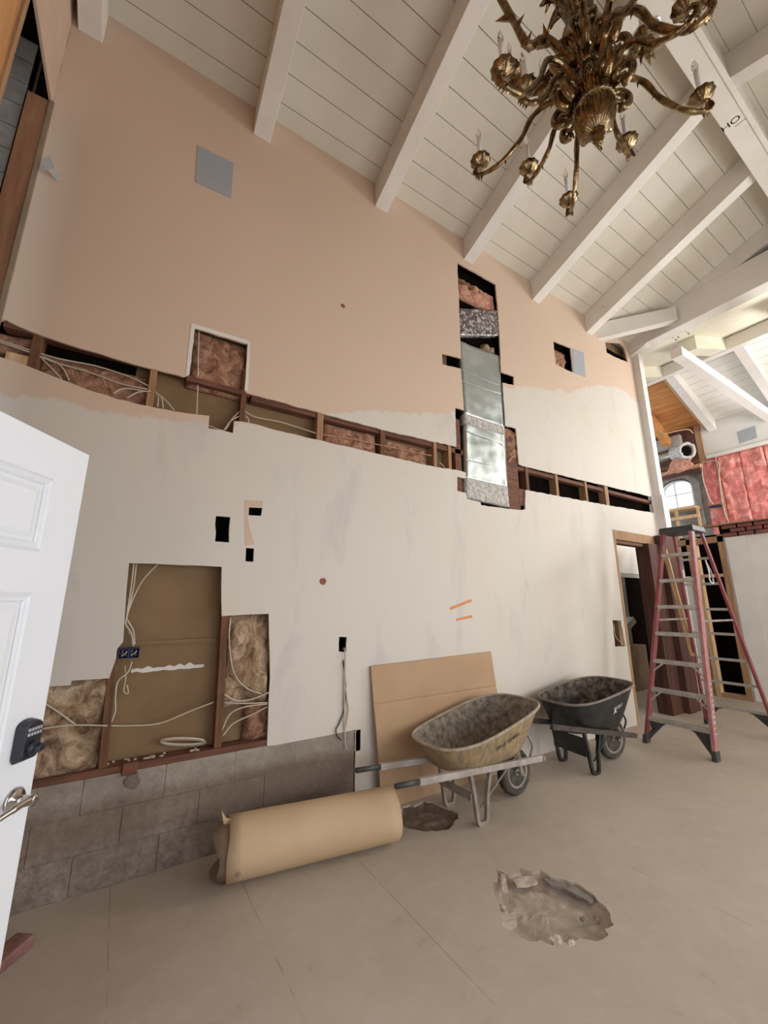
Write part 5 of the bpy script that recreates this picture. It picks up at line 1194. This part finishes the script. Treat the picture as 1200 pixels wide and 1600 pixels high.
# ------------------------------------------------------------------ chandelier
def chandelier():
    ax = Vector((1.70, YR, 0)); e = empty('chandelier', (1.70, YR, 3.67), 'large ornate aged brass chandelier with curling arms and white candles under the ridge', 'chandelier')
    P = lambda r, a, z: Vector((ax.x+r*cos(a), ax.y+r*sin(a), z))
    # fluted bowl, finial, ring
    MB().lathe([(0.012, 3.775), (0.025, 3.785), (0.05, 3.80), (0.075, 3.825), (0.090, 3.86), (0.094, 3.90), (0.086, 3.93), (0.06, 3.95)], ax, 144, flute=26, famp=0.055).build('fluted_bowl', 'aged_brass', e, smooth=True)
    MB().lathe([(0.096, 3.918), (0.104, 3.925), (0.104, 3.935), (0.094, 3.942)], ax, 64, flute=32, famp=0.03).build('bowl_rim', 'aged_brass', e, smooth=True)
    MB().lathe([(0.010, 3.70), (0.018, 3.705), (0.016, 3.72), (0.026, 3.74), (0.020, 3.755), (0.034, 3.77), (0.03, 3.785)], ax, 32, flute=8, famp=0.12).build('finial', 'aged_brass', e, smooth=True)
    MB().tube([ax+Vector((0.017*cos(t), 0, 3.685+0.017*sin(t))) for t in [k/16*2*pi for k in range(16)]], 0.004, 8, closed=True).build('ring', 'aged_brass', e, smooth=True)
    # central column
    MB().lathe([(0.06, 3.94), (0.05, 3.98), (0.075, 4.03), (0.085, 4.10), (0.06, 4.17), (0.045, 4.22), (0.055, 4.32), (0.075, 4.38), (0.10, 4.46), (0.085, 4.52), (0.05, 4.58), (0.045, 4.72), (0.07, 4.80), (0.095, 4.90), (0.07, 5.0), (0.04, 5.06), (0.035, 5.2), (0.05, 5.26), (0.02, 5.32)], ax, 64, flute=10, famp=0.08).build('column', 'aged_brass', e, smooth=True)
    # acanthus leaves: curved strips with a curled tip
    def leaf(a0, r0, z0, r1, z1, wd, curl, name='acanthus_leaf', par=e, n=14):
        mb = MB(); rad = Vector((cos(a0), sin(a0), 0)); tan_ = Vector((-sin(a0), cos(a0), 0))
        def fn(u, v):
            t = v; s = (u-0.5)*2
            r = r0+(r1-r0)*(t**1.4); z = z0+(z1-z0)*sin(t*pi/2)
            if t > 0.7: q = (t-0.7)/0.3; r += curl*q; z -= curl*q*q*1.3
            w_ = wd*(sin(pi*(0.12+0.86*t))**0.8)*(1+0.22*sin(t*26))
            b = 0.25*w_*s*s - 0.012*cos(s*9)
            return ax+Vector((0, 0, z))+rad*(r-b)+tan_*(s*w_)
        mb.grid(fn, 9, n); return mb.build(name, 'aged_brass', par, smooth=True, solid=0.004)
    for k in range(8):
        leaf(k*pi/4+0.2, 0.055, 4.20, 0.10, 4.44, 0.035, 0.03)
        leaf(k*pi/4, 0.05, 4.54, 0.13, 4.84, 0.04, 0.05)
    for k in range(6): leaf(k*pi/3+0.3, 0.06, 4.86, 0.15, 5.10, 0.04, 0.05)
    for k in range(8): leaf(k*pi/4+0.39, 0.07, 3.94, 0.11, 4.06, 0.03, 0.02)
    def volute(a0, r, z, rr, th, par):
        """scroll in the radial plane"""
        rad = Vector((cos(a0), sin(a0), 0)); pts = []; n = 30
        for i in range(n):
            t = i/(n-1); an = -pi/2+t*3.2*pi*0.75; q = rr*(1-0.72*t); pts.append(ax+Vector((0, 0, z))+rad*(r+q*cos(an))+Vector((0, 0, q*sin(an))))
        return MB().tube(pts, [th*(1-0.5*i/(n-1)) for i in range(n)], 10).build('scroll', 'aged_brass', par, smooth=True)
    def arm(adeg, R, zc, zh, bumpz, thick=0.012, dip=0.09, leafy=0, candle=True, lab=None):
        a = radians(adeg); rad = Vector((cos(a), sin(a), 0)); tan_ = Vector((-sin(a), cos(a), 0)); seedr = random.Random(int(adeg)+500)
        Q = lambda r, z: ax+rad*r+Vector((0, 0, z))
        ctrl = [Q(0.07, zh-0.05), Q(0.12, zh+0.02), Q(0.12+(R-0.12)*0.16, zh+bumpz), Q(0.12+(R-0.12)*0.36, zh+bumpz*0.55), Q(0.12+(R-0.12)*0.52, zh-0.10*0+ (zc-dip-zh)*0.45), Q(0.12+(R-0.12)*0.78, zc-dip*0.93), Q(R-0.005, zc-dip), Q(R+0.035, zc-dip*0.62), Q(R+0.02, zc-dip*0.25), Q(R, zc-0.016)]
        pts = spline(ctrl, 7); n = len(pts)
        rs = [thick*(1.35-0.45*i/(n-1)+0.10*sin(i*0.9)) for i in range(n)]
        mb = MB().tube(pts, rs, 10)
        # thorny leaf tips grown on the arm
        for i in range(12, n-4, 2 if leafy else 7):
            p = pts[i]; t = (pts[i+1]-pts[i-1]).normalized(); side = tan_ if (i//2) % 2 else -tan_
            up = t.cross(tan_).normalized()*(-1 if seedr.random() < 0.5 else 1)
            out = (side*0.5+up*0.9).normalized(); ln = (0.016 if not leafy else 0.042)*seedr.uniform(0.8, 1.3); r_ = rs[i]
            tip = p+out*(r_+ln)+t*ln*0.8
            b0 = p+out*r_*0.5-t*ln*0.45; b1 = p+out*r_*0.5+t*ln*0.45; s_ = t.cross(out)*ln*(0.5 if leafy else 0.28)
            v = [mb.v(b0), mb.v(b0.lerp(b1, 0.5)+s_), mb.v(b1), mb.v(b0.lerp(b1, 0.5)-s_), mb.v(tip)]
            for q in range(4): mb.face([v[q], v[(q+1) % 4], v[4]])
            mb.face(v[0:4][::-1])
        # ruffled leaf under the tip
        for q in range(-3, 4):
            i = n-18+q*2+2
            if 0 < i < n-1:
                p = pts[i]; t = (pts[i+1]-pts[i-1]).normalized(); dn = Vector((0, 0, -1)); 
                for sg in (-1, 1):
                    tip = p+dn*0.026+tan_*sg*0.020+t*0.012
                    v = [mb.v(p-t*0.012), mb.v(p+t*0.012), mb.v(p+tan_*sg*0.016), mb.v(tip)]
                    mb.face([v[0], v[1], v[3]]); mb.face([v[1], v[2], v[3]]); mb.face([v[2], v[0], v[3]]); mb.face([v[0], v[2], v[1]])
        ar = mb.build('arm', 'aged_brass', e, smooth=False, label=lab)
        volute(a, 0.130, zh-0.062, 0.062, 0.020, ar)
        c = Q(R, zc)
        bc = MB().lathe([(0.008, -0.030), (0.018, -0.024), (0.034, -0.014), (0.050, 0.0), (0.056, 0.012), (0.052, 0.014), (0.030, 0.002), (0.012, 0.0)], c, 40, flute=10, famp=0.05).build('drip_cup', 'aged_brass', ar, smooth=True)
        MB().lathe([(0.012, 0.0), (0.017, 0.008), (0.013, 0.018), (0.018, 0.03), (0.016, 0.034)], c, 16).build('candle_socket', 'aged_brass', ar, smooth=True)
        if candle:
            MB().lathe([(0.012, 0.03), (0.012, 0.175), (0.009, 0.18)], c, 16).build('candle_tube', 'candle_white', ar, smooth=True)
            MB().lathe([(0.006, 0.175), (0.013, 0.195), (0.015, 0.21), (0.010, 0.24), (0.002, 0.265)], c, 14).build('bulb', 'bulb_glass', ar, smooth=True)
        return ar
    for ad, R, zc, lab in CH_LOW: arm(ad, R, zc, 4.06, 0.075)
    for ad, R, zc, lf in CH_UP: arm(ad, R, zc, 4.30, 0.12, thick=0.016, dip=0.12, leafy=lf)
    # chain and canopy
    for i in range(11):
        z = 5.34+i*0.086; M = Matrix.Rotation(pi/2*(i % 2), 4, 'Z')
        MB().tube([ax+Vector((0, 0, z))+M @ Vector((0.018*cos(t), 0, 0.055*sin(t)*1.0)) for t in [k/14*2*pi for k in range(14)]], 0.005, 6, closed=True).build('chain_link', 'aged_brass', e, smooth=True)
    MB().lathe([(0.015, 6.22), (0.05, 6.24), (0.07, 6.27), (0.075, 6.299)], ax, 24).build('ceiling_canopy', 'aged_brass', e, smooth=True)
CH_LOW = [(118, 0.58, 3.99, ''), (84, 0.42, 4.06, ''), (46, 0.52, 3.98, ''), (4, 0.40, 4.05, ''), (-34, 0.54, 3.98, ''), (-80, 0.40, 4.05, ''), (168, 0.55, 3.86, ''), (150, 0.34, 4.05, ''), (-125, 0.5, 4.0, '')]
CH_UP = [(-66, 0.46, 4.18, 0), (150, 0.62, 5.05, 1), (-20, 0.42, 4.62, 1), (60, 0.42, 4.8, 1), (-150, 0.46, 4.7, 1), (-100, 0.42, 4.62, 1), (100, 0.40, 4.72, 1)]
chandelier()
